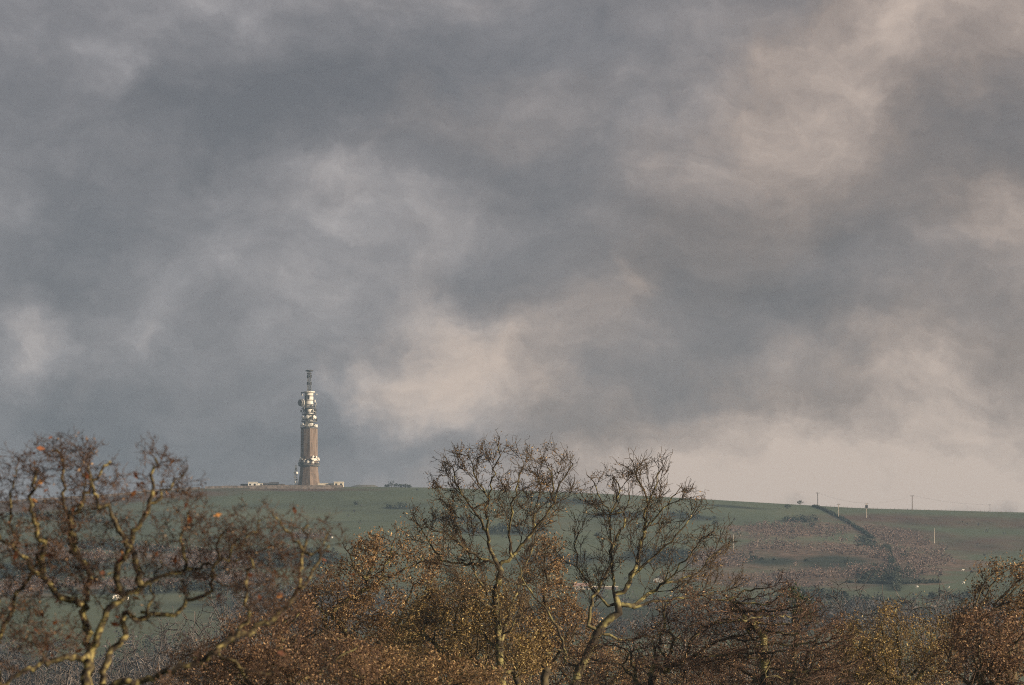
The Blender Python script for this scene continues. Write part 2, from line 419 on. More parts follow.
m, t, p, o_ = mat_new('pasture_and_moor')
def tn(tp, **k):
    n = t.nodes.new(tp)
    for a, b in k.items(): setattr(n, a, b)
    return n
TL = t.links.new
tcg = tn('ShaderNodeTexCoord')
att = tn('ShaderNodeVertexColor'); att.layer_name = 'cover'
sp = tn('ShaderNodeSeparateColor'); TL(att.outputs[0], sp.inputs[0])
def tnoise(scale, detail, stretch=(1, 1, 1), rough=.6):
    mp = tn('ShaderNodeMapping'); mp.inputs['Scale'].default_value = stretch; TL(tcg.outputs['Object'], mp.inputs[0])
    n = tn('ShaderNodeTexNoise'); n.inputs['Scale'].default_value = scale; n.inputs['Detail'].default_value = detail; n.inputs['Roughness'].default_value = rough
    TL(mp.outputs[0], n.inputs[0]); return n.outputs[0]
def tramp(v, stops):
    r = tn('ShaderNodeValToRGB'); els = r.color_ramp.elements
    els[0].position = stops[0][0]; els[0].color = (*stops[0][1], 1)
    els[1].position = stops[-1][0]; els[1].color = (*stops[-1][1], 1)
    for s_ in stops[1:-1]:
        q = els.new(s_[0]); q.color = (*s_[1], 1)
    TL(v, r.inputs[0]); return r.outputs[0]
def tmix(f, a, b):
    n = tn('ShaderNodeMix', data_type='RGBA'); TL(f, n.inputs[0]); TL(a, n.inputs[6]); TL(b, n.inputs[7]); return n.outputs[2]
grass = tramp(tnoise(0.014, 10, (1, .30, 1), .68), [(0.3, (0.078, 0.104, 0.074)), (0.5, (0.112, 0.146, 0.100)), (0.72, (0.165, 0.172, 0.120))])
tuss = tramp(tnoise(0.35, 5, (1, .25, 1)), [(0.3, (0.045, 0.06, 0.03)), (0.7, (0.12, 0.125, 0.07))])
mixg = tn('ShaderNodeMix', data_type='RGBA'); mixg.inputs[0].default_value = .35; TL(grass, mixg.inputs[6]); TL(tuss, mixg.inputs[7])
col = mixg.outputs[2]
brk = tramp(tnoise(0.22, 7, (1, .3, 1), .7), [(0.3, (0.06, 0.058, 0.042)), (0.5, (0.15, 0.105, 0.08)), (0.7, (0.26, 0.19, 0.155))])
moor = tramp(tnoise(0.08, 7, (1, .3, 1)), [(0.3, (0.075, 0.052, 0.042)), (0.7, (0.15, 0.105, 0.08))])
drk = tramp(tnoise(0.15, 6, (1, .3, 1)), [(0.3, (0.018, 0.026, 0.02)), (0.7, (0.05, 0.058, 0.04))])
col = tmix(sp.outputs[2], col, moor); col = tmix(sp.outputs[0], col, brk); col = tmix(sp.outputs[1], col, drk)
TL(col, p.inputs['Base Color']); p.inputs['Roughness'].default_value = 0.95; p.inputs['Specular IOR Level'].default_value = 0.1
M['ground'] = m
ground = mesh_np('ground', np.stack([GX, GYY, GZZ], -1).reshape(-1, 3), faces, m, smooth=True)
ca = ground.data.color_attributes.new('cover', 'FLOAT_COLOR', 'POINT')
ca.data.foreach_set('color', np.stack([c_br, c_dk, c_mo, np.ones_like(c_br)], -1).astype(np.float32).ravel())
tag(ground, 'rough green pasture hillside rising from the valley to a bare ridge', None, None, 'structure')

# a far rounded hill peeping over the ridge
D_ = 5600
cx_ = PT(366, 488, D_).x
m_far = mat_noise('far_hill_grass', (0.07, 0.07, 0.055), (0.12, 0.11, 0.085), 0.02, 0.95, 5)
nx = 60
xx = np.linspace(-1, 1, nx); X_, Y_ = np.meshgrid(xx, xx)
hh = (PT(366, 481.5, D_).z - 78)
prof = np.clip(1 - np.sqrt(X_ ** 2 + Y_ ** 2), 0, 1)
Zm = hh * (np.clip(prof * 1.0, 0, 1) ** 1.15) * (0.95 + 0.1 * fbm(X_ * 5 + 9, Y_ * 5 + 3))
W_ = 480
v_ = np.stack([cx_ + X_ * W_, D_ + Y_ * W_, 78 + Zm - (prof <= 0) * 8], -1).reshape(-1, 3)
vi = np.arange(nx * nx).reshape(nx, nx)
far_hill = mesh_np('distant_hill', v_, np.stack([vi[:-1, :-1].ravel(), vi[:-1, 1:].ravel(), vi[1:, 1:].ravel(), vi[1:, :-1].ravel()], 1), m_far, smooth=True)
tag(far_hill, 'low grey distant hill just showing above the ridge', None, None, 'structure')

# haze
bm = bmesh.new(); add_box(bm, (0, 3050, 138.0), (9600, 7700, 300))
hm = bpy.data.materials.new('haze'); hm.use_nodes = True
ht = hm.node_tree; ht.nodes.clear()
ho = ht.nodes.new('ShaderNodeOutputMaterial'); hv = ht.nodes.new('ShaderNodeVolumePrincipled')
hv.inputs['Color'].default_value = (0.48, 0.73, 1.0, 1); hv.inputs['Density'].default_value = 6.5e-5
hv.inputs['Anisotropy'].default_value = 0.1
ht.links.new(hv.outputs[0], ho.inputs['Volume'])
haze = obj_bm('haze', bm, hm)
tag(haze, 'thin bluish haze filling the valley air', None, None, 'stuff')

# ------------------------------------------------------------------ tower
TX = PT(309, 487.5, 3500)
tz = hz(TX.x, 3500)
SCL = 3500 / FPX
def TZ(py): return (487.5 - py) * SCL
tower = empty('telecom_tower', (TX.x, 3500, tz))
tag(tower, 'tall brown concrete communications tower with white dishes standing on the ridge', 'tower')
def ring_mesh(name, prof, k, mat, rot=0, smooth=False, parent=tower):
    vs_, fs_ = [], []
    for (z, r) in prof:
        for i in range(k):
            a = rot + 2 * math.pi * i / k
            vs_.append((r * math.cos(a), r * math.sin(a), z))
    for j in range(len(prof) - 1):
        for i in range(k):
            fs_.append((j * k + i, j * k + (i + 1) % k, (j + 1) * k + (i + 1) % k, (j + 1) * k + i))
    bm = bmesh.new(); bv = [bm.verts.new(v) for v in vs_]
    for f in fs_: bm.faces.new([bv[i] for i in f])
    bm.faces.new(bv[:k][::-1]); bm.faces.new(bv[-k:])
    return obj_bm(name, bm, mat, parent, smooth)
OR = R(-90 - 60 + 22.5) + R(15) * 0      # facet orientation
HW = 1 / math.cos(R(22.5))
def hw(z):   # half width of shaft in metres
    return float(np.interp(z, [0, 1.5, 5, 9, 12.5, 15, 36], [6.6, 6.45, 5.95, 5.45, 5.15, 5.05, 4.95]))
prof = []
for z in np.linspace(-3, 36, 40): prof.append((z, hw(z) * HW * 0.97))
shaft = ring_mesh('shaft', prof, 8, M['concrete'], OR)
for z in (4.2, 8.4, 12.6, 19.5, 23.5, 27.5, 31.5):
    ring_mesh('construction_joint', [(z, hw(z) * HW * 0.97 + 0.05), (z + 0.22, hw(z + .2) * HW * 0.97 + 0.05)], 8, M['concrete_joint'], OR)
# gallery
ring_mesh('gallery_deck', [(12.3, 5.3), (13.0, 6.6), (13.4, 6.6), (13.4, 5.0)], 16, M['steel'])
def railing(name, r, z0, h, n, mat=M['steel']):
    bm = bmesh.new()
    for i in range(n):
        a = 2 * math.pi * i / n; b = 2 * math.pi * (i + 1) / n
        add_bar(bm, (r * math.cos(a), r * math.sin(a), z0), (r * math.cos(a), r * math.sin(a), z0 + h), 0.07, 4)
        for hh_ in (h, h * .5):
            add_bar(bm, (r * math.cos(a), r * math.sin(a), z0 + hh_), (r * math.cos(b), r * math.sin(b), z0 + hh_), 0.06, 4)
    return obj_bm(name, bm, mat, tower)
railing('railing', 6.5, 13.4, 1.3, 16)
def dish(r, z, ang, off, parent=tower, mat=M['white'], depth=None, shroud=True):
    """drum antenna facing outwards at angle ang (deg, from +X)"""
    a = R(ang)
    d = depth or r * 0.75
    bm = bmesh.new()
    k = 16
    prof_ = [(0, r * .25), (d * .3, r * .8), (d * .45, r), (d, r), (d + r * .12, r * .75), (d + r * .2, 0.02)] if shroud else [(0, r * .15), (d * .35, r * .55), (d * .7, r), (d * .75, r), (d * .45, r * .5), (d * .3, 0.05)]
    rings = []
    for (x, rr) in prof_:
        rings.append([bm.verts.new((x, rr * math.cos(2 * math.pi * i / k), rr * math.sin(2 * math.pi * i / k))) for i in range(k)])
    for p0, p1 in zip(rings, rings[1:]):
        for i in range(k): bm.faces.new((p0[i], p0[(i + 1) % k], p1[(i + 1) % k], p1[i]))
    bm.faces.new(rings[0][::-1]); bm.faces.new(rings[-1])
    add_bar(bm, (-1.0, 0, 0), (0.1, 0, 0), 0.12, 5)
    o = obj_bm('dish', bm, mat, parent, False, (off * math.cos(a), off * math.sin(a), z), a)
    return o
rnd = random.Random(5)
for i in range(40):                                   # lower gallery cluster
    ang = i * 360 / 40 + rnd.uniform(-5, 5)
    dish(rnd.choice([.45, .55, .7, .85]), 13.4 + rnd.uniform(0.5, 3.6), ang, 5.9, mat=M['white'] if rnd.random() < .72 else M['dark'])
for ang, z in ((-40, 18.2), (-25, 17.4), (-62, 18.4), (-150, 17.8), (-115, 17.9), (-8, 17.6)):
    dish(.62, z, ang, 5.7, mat=M['white'] if ang != -115 else M['dark'])
# crown above the shaft
ring_mesh('crown_deck', [(35.9, 5.0), (36.3, 5.5), (36.6, 5.5), (36.6, 2.0)], 16, M['steel'])
railing('railing', 5.4, 36.6, 1.3, 14)
column = ring_mesh('antenna_column', [(36.0, 2.6), (58.5, 2.5)], 20, M['white'], 0, True)
for z in (41, 45.5, 48.0, 50.6, 53.2, 55.8):
    ring_mesh('column_band', [(z, 2.66), (z + .5, 2.66)], 20, M['steel'] if z > 42 else M['dark'], 0)
for z0, rr in ((40.0, 5.0), (44.6, 4.6), (48.4, 3.9)):
    ring_mesh('platform', [(z0, 2.7), (z0, rr), (z0 + .35, rr), (z0 + .35, 2.7)], 16, M['steel'])
    railing('railing', rr - .1, z0 + .3, 1.2, 12, M['steel'])
for i in range(15):
    dish(rnd.choice([.6, .8, 1.0]), 37.6 + rnd.uniform(-.2, .9), i * 24 + rnd.uniform(-6, 6), 4.6, mat=M['white'] if rnd.random() < .75 else M['dark'])
for i in range(14):
    dish(rnd.choice([.7, .9, 1.1]), 42.0 + rnd.uniform(-.7, 1.2), i * 25.7 + rnd.uniform(-8, 8), 4.0, mat=M['white'] if rnd.random() < .7 else M['dark'])
for i in range(9):
    dish(rnd.choice([.6, .8]), 46.6 + rnd.uniform(-.5, .8), i * 40 + rnd.uniform(-8, 8), 3.5, mat=M['white'] if rnd.random() < .6 else M['dark'])
for i in range(16):                                   # cabinets and panels hung round the column
    a = R(i * 137.5); z = 38.0 + i * 1.15
    bm = bmesh.new(); rr_ = 3.0 + (i % 3) * .45
    add_box(bm, (rr_ * math.cos(a), rr_ * math.sin(a), z), (.9, .7 + (i % 2) * .5, 1.1 + (i % 4) * .45), a)
    obj_bm('cabinet', bm, M['dark'] if i % 5 < 3 else M['white'], tower)
# large open dish on the left, arms, dark uprights beside the column
dish(2.0, TZ(403.5), 222, 6.2, depth=1.3, mat=M['steel'])
dish(2.5, TZ(403.5), 222, 5.4, depth=.5)
dish(1.0, TZ(409), 215, 3.7, mat=M['steel']); dish(.9, TZ(411.5), 190, 4.6, mat=M['dark'])
dish(1.0, TZ(406.5), -20, 3.4, mat=M['steel']); dish(1.0, TZ(410.5), -30, 4.0, mat=M['dark']); dish(.6, TZ(404), 0, 4.0)
for z, s_ in ((TZ(403.5), -1), (TZ(409), -1), (TZ(411.5), -1), (TZ(406.5), 1), (TZ(410.5), 1), (TZ(404), 1)):
    bm = bmesh.new(); add_bar(bm, (2.4 * s_, 0, z), (5.0 * s_, -1.0, z), .15, 5)
    obj_bm('dish_arm', bm, M['steel'], tower)
bm = bmesh.new(); add_box(bm, (-2.35, -1.9, 49.3), (0.9, 0.9, 17.5)); add_box(bm, (-2.6, .9, 49), (.5, .5, 17))
obj_bm('dark_upright', bm, M['dark'], tower)
ring_mesh('top_platform', [(58.0, 2.6), (58.2, 3.5), (58.9, 3.5), (58.9, 1.0)], 16, M['white'])
bm = bmesh.new(); add_box(bm, (-4.0, -1.2, 58.3), (2.4, .9, .55)); add_bar(bm, (-4.6, -1.2, 58.2), (-4.6, -1.2, 56.6), .3, 5)
obj_bm('top_arm', bm, M['dark'], tower)
dish(.6, 56.6, 200, 4.3); dish(.5, 57.0, -15, 4.6)
# lattice mast on top
def lattice(name, w0, w1, z0, z1, n, parent, mat, r=.12):
    bm = bmesh.new()
    def c(z, i):
        w = w0 + (w1 - w0) * (z - z0) / (z1 - z0)
        return Vector(((w, -w, -w, w)[i], (w, w, -w, -w)[i], z))
    for i in range(4): add_bar(bm, c(z0, i), c(z1, i), r, 5)
    for j in range(n):
        za = z0 + (z1 - z0) * j / n; zb = z0 + (z1 - z0) * (j + 1) / n
        for i in range(4):
            add_bar(bm, c(za, i), c(zb, (i + 1) % 4), r * .6, 4); add_bar(bm, c(zb, i), c(za, (i + 1) % 4), r * .6, 4)
            add_bar(bm, c(zb, i), c(zb, (i + 1) % 4), r * .6, 4)
    return obj_bm(name, bm, mat, parent)
lattice('mast', 1.15, .95, 58.9, 71.6, 9, tower, M['steel'], .16)
for i in range(6):
    a = 2 * math.pi * i / 6
    for zz in (63.8, 68.2):
        bm = bmesh.new(); add_box(bm, (1.35 * math.cos(a), 1.35 * math.sin(a), zz), (.35, .35, 1.7), a)
        obj_bm('panel_antenna', bm, M['dark'], tower)
ring_mesh('mast_platform', [(69.6, .9), (69.6, 1.6), (70.1, 1.6), (70.1, .9)], 12, M['dark'])
ring_mesh('mast_head', [(71.4, 1.0), (71.4, 2.4), (72.0, 2.4), (72.0, 1.0)], 12, M['dark'])
for i in range(5):
    bm = bmesh.new(); add_bar(bm, (1.6 * math.cos(i * 1.257), 1.6 * math.sin(i * 1.257), 71.7), (1.6 * math.cos(i * 1.257), 1.6 * math.sin(i * 1.257), 73.2), .07, 4)
    obj_bm('whip_antenna', bm, M['dark'], tower)

# small lattice mast beside the tower
p_ = PT(296, 487.5, 3485); gz = hz(p_.x, 3485)
sm = empty('lattice_mast', (p_.x, 3485, gz))
tag(sm, 'small lattice mast with white drums just left of the concrete tower', 'mast')
lattice('frame', .9, .55, 0, 13.2, 9, sm, M['steel'], .13)
for z, a, r_ in ((3.0, -120, .55), (4.6, -40, .5), (6.0, 180, .6), (8.6, -60, .7), (8.9, 170, .6), (11.0, -90, .5), (2.0, 20, .5)):
    dish(r_, z, a, .9, parent=sm, mat=M['white'] if r_ != .5 else M['dark'])
bm = bmesh.new(); add_bar(bm, (0, 0, 13.2), (0, 0, 15.6), .06, 5); obj_bm('whip_antenna', bm, M['steel'], sm)

# ------------------------------------------------------------------ buildings on the ridge
def building(name, label, cat, px0, px1, py_top, py_base, D, depth, wallm, roofm=None, gable=False, wins=0, group=None, rz=0, doors=0, at=None, ext=0):
    s = D / FPX
    w = (px1 - px0) * s; h = (py_base - py_top) * s
    c = PT((px0 + px1) / 2, py_base, D) if at is None else at
    g = min(hz(c.x - w / 2, c.y), hz(c.x + w / 2, c.y), hz(c.x, c.y))
    if at is None: h = h + max(0, c.z - g)
    root = empty(name, (c.x, c.y + depth / 2, g), rz)
    tag(root, label, cat, group)
    bm = bmesh.new(); hw_ = h * (0.6 if gable else 1.0)
    add_box(bm, (0, 0, hw_ / 2 - .6), (w, depth, hw_ + 1.2))
    if gable:
        v = [bm.verts.new(q) for q in ((-w / 2, -depth / 2, hw_), (-w / 2, depth / 2, hw_), (-w / 2, 0, h - .15), (w / 2, -depth / 2, hw_), (w / 2, depth / 2, hw_), (w / 2, 0, h - .15))]
        bm.faces.new((v[0], v[1], v[2])); bm.faces.new((v[3], v[4], v[5])); bm.faces.new((v[0], v[2], v[5], v[3])); bm.faces.new((v[1], v[4], v[5], v[2]))
    obj_bm('wall', bm, wallm, root)
    if roofm:
        bm = bmesh.new()
        if gable:
            for sg_ in (-1, 1):
                q = [(-w / 2 - .3, sg_ * (depth / 2 + .3), hw_ - .1), (w / 2 + .3, sg_ * (depth / 2 + .3), hw_ - .1), (w / 2 + .3, 0, h + .02), (-w / 2 - .3, 0, h + .02)]
                b0 = [bm.verts.new(x) for x in q]; b1 = [bm.verts.new((x[0], x[1], x[2] + .18)) for x in q]
                bm.faces.new(b0); bm.faces.new(b1[::-1])
                for i in range(4): bm.faces.new((b0[i], b0[(i + 1) % 4], b1[(i + 1) % 4], b1[i]))
        else:
            add_box(bm, (0, 0, hw_ + .16), (w + .3, depth + .3, .3))
        obj_bm('roof', bm, roofm, root)
    for i in range(wins):
        xw = -w / 2 + w * (i + .5) / wins
        bm = bmesh.new(); add_box(bm, (xw, -depth / 2 - .03, hw_ * .58), (min(1.1, w / wins * .5), .1, hw_ * .32))
        obj_bm('window', bm, M['glass'], root)
    for i in range(doors):
        xw = -w / 2 + w * (i + .75) / doors
        bm = bmesh.new(); add_box(bm, (xw, -depth / 2 - .04, min(2.1, hw_ * .8) / 2), (1.1, .12, min(2.1, hw_ * .8)))
        obj_bm('door', bm, M['dark'], root)
    return root
building('equipment_building', 'long low cream flat roofed building at right of tower foot', 'building', 318, 334, 484.3, 487.6, 3478, 7, M['cream'], M['cream'], doors=1)
building('plant_room', 'square dark fronted block with pale roof right of long cream building', 'building', 334, 343.5, 482.6, 487.6, 3476, 6, M['cream'], M['white'], wins=2)
building('white_cabin', 'white boxy cabin standing tallest at left end of ridge sheds', 'building', 248, 257, 482.6, 487.6, 3474, 6, M['white'], M['white'], wins=2, doors=1)
building('white_store', 'small white store beside the white cabin on the ridge', 'building', 257.6, 262.5, 483.6, 487.6, 3476, 5, M['white'], M['slate'], doors=1)
building('stone_barn', 'brown gabled barn between white store and dark shed', 'building', 262.8, 270, 483.4, 487.8, 3480, 7, M['stone'], M['slate'], gable=True, doors=1)
building('dark_shed', 'dark slate roofed shed with three bays left of the lattice mast', 'building', 269.5, 278, 482.4, 487.8, 3472, 8, M['dark'], M['slate'], gable=True, doors=1)
building('low_outbuilding', 'low grey outbuilding farthest right of the sheds on ridge', 'building', 278.5, 284.5, 485, 487.8, 3474, 5, M['stone'], M['slate'])
building('mast_hut', 'tiny pale hut at the foot of the lattice mast', 'hut', 289.5, 293.2, 485.6, 487.8, 3470, 3, M['white'], M['slate'])
building('field_shelter', 'low dark shelter at the left end of the white cabin', 'shed', 240.5, 247.5, 485.0, 488.0, 3476, 4, M['stone'], M['slate'])

# stone boundary walls
def stone_wall(name, label, pts, h, w, mat, cat='wall', rough=.12, group=None, seed=1, step=6.0):
    rn = random.Random(seed)
    P_ = []
    for a, b in zip(pts, pts[1:]):
        n = max(1, int((b - a).length / step))
        for i in range(n): P_.append(a.lerp(b, i / n))
    P_.append(pts[-1])
    vs_, fs_ = [], []
    for i, q in enumerate(P_):
        d = (P_[min(i + 1, len(P_) - 1)] - P_[max(i - 1, 0)]); d.z = 0; d.normalize()
        nrm = Vector((-d.y, d.x, 0)); g = hz(q.x, q.y)
        hh_ = h * (1 + rn.uniform(-rough, rough)); ww = w * (1 + rn.uniform(-rough, rough))
        for s_, z in ((-.5, -.8), (-.42, hh_ * .9), (0, hh_), (.42, hh_ * .9), (.5, -.8)):
            v = q + nrm * s_ * ww; vs_.append((v.x, v.y, g + z))
    for i in range(len(P_) - 1):
        for j in range(4): fs_.append((i * 5 + j, i * 5 + j + 1, (i + 1) * 5 + j + 1, (i + 1) * 5 + j))
    o = mesh_np(name, vs_, fs_, mat)
    return tag(o, label, cat, group)
def ridge_pts(px0, px1, y, n=12):
    return [Vector((PT(px, 488, y).x, y, 0)) for px in np.linspace(px0, px1, n)]
stone_wall('perimeter_wall', 'long brown stone wall along the ridge below the tower', ridge_pts(205, 343, 3455), 1.5, .9, M['stone'], seed=3)
stone_wall('boundary_wall', 'dark stone wall following the skyline at far left', ridge_pts(-20, 200, 3452, 20), 1.2, .8, M['stone'], seed=4)
stone_wall('boundary_wall', 'short dark wall section in front of tower foot', ridge_pts(250, 334, 3425), 1.3, .8, M['stone'], seed=5)

def fence(label, px0, px1, y, n):
    xs = [PT(px, 488, y).x for px in np.linspace(px0, px1, n)]
    root = empty('stock_fence', (xs[n // 2], y, hz(xs[n // 2], y))); tag(root, label, 'fence')
    bx_, bz_ = root.location.x, root.location.z
    pts = []
    rnf = random.Random(9)
    for x in xs:
        z = hz(x, y) - bz_; h = 1.15 + rnf.uniform(-.12, .12)
        bm = bmesh.new(); add_bar(bm, (x - bx_, 0, z - .4), (x - bx_ + rnf.uniform(-.08, .08), 0, z + h), .09, 5, .07)
        obj_bm('post', bm, M['wood_dark'], root); pts.append(Vector((x - bx_, 0, z)))
    bm = bmesh.new()
    for hh_ in (.35, .7, 1.05):
        for a, b in zip(pts, pts[1:]): add_bar(bm, a + Vector((0, 0, hh_)), b + Vector((0, 0, hh_)), .012, 3)
    obj_bm('wire_strands', bm, M['wire'], root)
fence('post and wire stock fence along the crest right of the lone tree', 826, 1010, 3447, 44)
fence('post and wire stock fence along the crest behind the two bare oaks', 430, 720, 3447, 60)

# ------------------------------------------------------------------ small distant vegetation (real clumps of faces)
def clump_np(rng, n, rx, rz_, size, base=0.0, cone=False):
    """n small quads through a crown volume -> verts, faces"""
    u = rng.randn(n, 3); u /= np.linalg.norm(u, axis=1)[:, None]
    r = rng.rand(n) ** 0.45
    c = u * r[:, None]
    lump = 1 + .25 * np.sin(c[:, 0] * 5 + rng.rand() * 6) * np.sin(c[:, 2] * 4 + rng.rand() * 6)
    P_ = np.stack([c[:, 0] * rx * lump, c[:, 1] * rx * lump, base + rz_ + c[:, 2] * rz_ * lump], 1)
    if cone:
        f = 1 - (P_[:, 2] - base) / (2.1 * rz_); P_[:, 0] *= np.clip(f, .05, 1) * 1.3; P_[:, 1] *= np.clip(f, .05, 1) * 1.3
    a = rng.randn(n, 3); a /= np.linalg.norm(a, axis=1)[:, None]
    b = np.cross(a, rng.randn(n, 3)); b /= np.linalg.norm(b, axis=1)[:, None]
    s = size * (0.5 + rng.rand(n))[:, None]
    v = np.stack([P_ - a * s, P_ - b * s * .5, P_ + a * s, P_ + b * s * .5], 1).reshape(-1, 3)
    f = np.arange(4 * n).reshape(n, 4)
    return v, f
def scatter(name, label, patches, n, mat, hmin, hmax, quads, seed, size=.45, thresh=.45, aspect=.45, nsc=(40, 80)):
    rng = np.random.RandomState(seed)
    A = np.array([(rx * ry) ** .8 for (_, _, rx, ry, _) in patches]); A = A / A.sum()
    PX, PY = [], []
    while len(PX) < n * 3:
        k = rng.choice(len(patches), p=A); cx, cy, rx, ry, t = patches[k]
        a = rng.rand() * 2 * math.pi; r = math.sqrt(rng.rand()) * 1.1
        dx, dy = r * rx * math.cos(a), r * ry * math.sin(a)
        c, s = math.cos(R(t)), math.sin(R(t))
        PX.append(cx + dx * c - dy * s); PY.append(cy + dx * s + dy * c)
    x, y, z = hit(PX, PY)
    ok = ~np.isnan(x) & (y > 900) & (y < 3440)
    x, y, z = x[ok], y[ok], z[ok]
    keep = fbm(x / nsc[0], y / nsc[1], 4) + rng.randn(len(x)) * .05 > thresh
    x, y, z = x[keep][:n], y[keep][:n], z[keep][:n]
    VS, FS, off = [], [], 0
    for i in range(len(x)):
        h = hmin + (hmax - hmin) * rng.rand() ** 1.6
        v, f = clump_np(rng, quads, h * aspect, h * .5, size)
        VS.append(v + np.array([x[i], y[i], z[i] - .1])); FS.append(f + off); off += len(v)
    if not VS: return None
    o = mesh_np(name, np.concatenate(VS), np.concatenate(FS), mat)
    return tag(o, label, None, None, 'stuff')
BR_N = [b for b in BRACKEN]
scatter('bare_scrub_wood', 'pinkish grey leafless scrub wood spread over the hillside', BR_N, 2300, M['far_pink'], 1.4, 5.0, 40, 11, .32, .50)
scatter('scrub_and_shade', 'dark green scrub clumps, some standing in for gully shadows on the hillside', SCRUB_SHADE, 1500, M['far_dark'], 1.5, 4.2, 30, 12, .5, .47, .6)  # part dark scrub, part clumps added to darken the gully shadow streaks
scatter('hillside_shrubs', 'scattered low brown shrubs across rough pasture', [(600, 540, 320, 45, 2), (130, 560, 140, 40, 0), (950, 560, 80, 35, 0)], 160, M['far_grey'], .8, 3.0, 22, 13, .35, .52)
scatter('valley_wood', 'grey leafless wood filling the valley bottom', LOWWOOD, 1300, M['far_grey'], 4, 8, 70, 14, .36, .40, .42, (90, 150))

def far_tree(name, label, cat, loc, h, w, mat, quads, seed, size=.4, group=None, cone=False, trunk=.25):
    rng = np.random.RandomState(seed)
    root = empty(name, loc); tag(root, label, cat, group)
    v, f = clump_np(rng, quads, w / 2, h * (1 - trunk) / 2, size, base=h * trunk, cone=cone)
    mesh_np('crown', v, f, mat, root)
    bm = bmesh.new(); add_bar(bm, (0, 0, -.5), (0.1, 0, h * .6), w * .035 + .08, 6, w * .02); add_bar(bm, (0, 0, h * .25), (w * .22, 0, h * .6), w * .02 + .03, 5, .03)
    add_bar(bm, (0, 0, h * .28), (-w * .2, .2, h * .6), w * .02 + .03, 5, .03)
    obj_bm('trunk', bm, M['bark_dark'], root)
    return root
p_ = PT(800, 505.5, 3440)
far_tree('hawthorn_tree', 'lone round dark tree on the skyline left of the first pole', 'tree', (p_.x, 3440, hz(p_.x, 3440)), 3.4, 4.2, M['far_dark'], 190, 1, .28)
for i, (px, h, w) in enumerate(((387, 2.2, 4), (391.5, 4.4, 4.5), (396, 3.0, 4.5), (401, 2.6, 4.2), (405.5, 2.6, 4), (409, 2.0, 3))):
    p_ = PT(px, 488, 3462)
    lab = ['low rounded bush at left end of the dark ridge clump', 'tallest dark tree of the clump right of the tower', 'dark bushy tree just right of the tallest in the ridge clump',
           'middle dark bush of the clump on the skyline', 'dark bush second from right end of ridge clump', 'smallest dark bush at right end of the ridge clump'][i]
    far_tree('ridge_tree', lab, 'tree', (p_.x, 3462, hz(p_.x, 3462)), h, w, M['far_dark'], 150, 20 + i, .3, 'dark trees clumped on the ridge', trunk=.1)

HT = [(787, 509.5, 3.4, 'small dark thorn just below and left of the lone skyline tree'), (742, 561, 4, 'dark thorn tree at left end of the dark patch'), (905, 561, 5, 'dark tree beside the straight downhill hedge'),
      (858, 549, 4.5, 'dark tree where the diagonal hedge ends'), (976, 597, 5, 'dark tree at the hedge end by the far right sheep'), (640, 531, 4.5, 'dark round tree on hillside behind the leaning oak crown'),
      (598, 540, 4, 'dark tree on hillside left of the leaning oak crown'), (356, 506, 3, 'small dark bush alone in the upper green meadow'), (212, 545, 4.5, 'dark hillside tree seen through the blurred oak right side'),
      (846, 566, 4.5, 'dark tree at the right end of the dark patch'), (812, 529, 3.5, 'dark bush at the upper edge of the pink scrub'), (715, 527, 4, 'dark thorn left of the pink scrub on open grass')]
for i, (px, py, h, lb) in enumerate(HT):
    q = hit1(px, py)
    far_tree('thorn_tree', lb, 'tree', q, h, h * 1.15, M['far_dark'], 130, 60 + i, .36, 'dark trees dotted over the hillside', trunk=.12)

# hedge running down the hill, below the poles
def hedge(name, label, pxs, h, w, mat, quads, seed, size=.4):
    rng = np.random.RandomState(seed)
    px = np.concatenate([np.linspace(a[0], b[0], 60, endpoint=False) for a, b in zip(pxs, pxs[1:])])
    py = np.concatenate([np.linspace(a[1], b[1], 60, endpoint=False) for a, b in zip(pxs, pxs[1:])])
    x, y, z = hit(px, py); ok = ~np.isnan(x)
    x, y = x[ok], y[ok]
    seg = np.hypot(np.diff(x), np.diff(y)); s = np.concatenate([[0], np.cumsum(seg)])
    tt = np.arange(0, s[-1], w * .45)
    X = np.interp(tt, s, x) + rng.randn(len(tt)) * .4; Y = np.interp(tt, s, y)
    Z = H(X, Y)
    VS, FS, off = [], [], 0
    for i in range(len(X)):
        hh_ = h * (.35 + 1.0 * rng.rand())
        if rng.rand() < .16: continue
        v, f = clump_np(rng, quads, w * .6, hh_ * .5, size)
        VS.append(v + np.array([X[i], Y[i], Z[i] - .1])); FS.append(f + off); off += len(v)
    o = mesh_np(name, np.concatenate(VS), np.concatenate(FS), mat)
    return tag(o, label, 'hedge')
hedge('hedgerow', 'dark overgrown hedge running diagonally down from the skyline poles', [(814, 506.5), (826, 511), (840, 518), (855, 527), (868, 535), (873, 539)], 1.25, 2.0, M['far_dark'], 34, 31)
hedge('hedgerow', 'dark hedge running straight downhill through the pink scrub', [(886, 548), (892, 562), (896, 578), (897, 592)], 2.4, 2.6, M['far_dark'], 30, 32)
hedge('hedgerow', 'thin dark hedge along the foot of the right hillside', [(850, 583), (900, 584.5), (940, 583)], 1.8, 2.4, M['far_dark'], 30, 33)
hedge('hedgerow', 'dark hedge line crossing the upper green field', [(520, 497), (560, 500), (600, 502)], 1.4, 2.4, M['far_dark'], 24, 34)

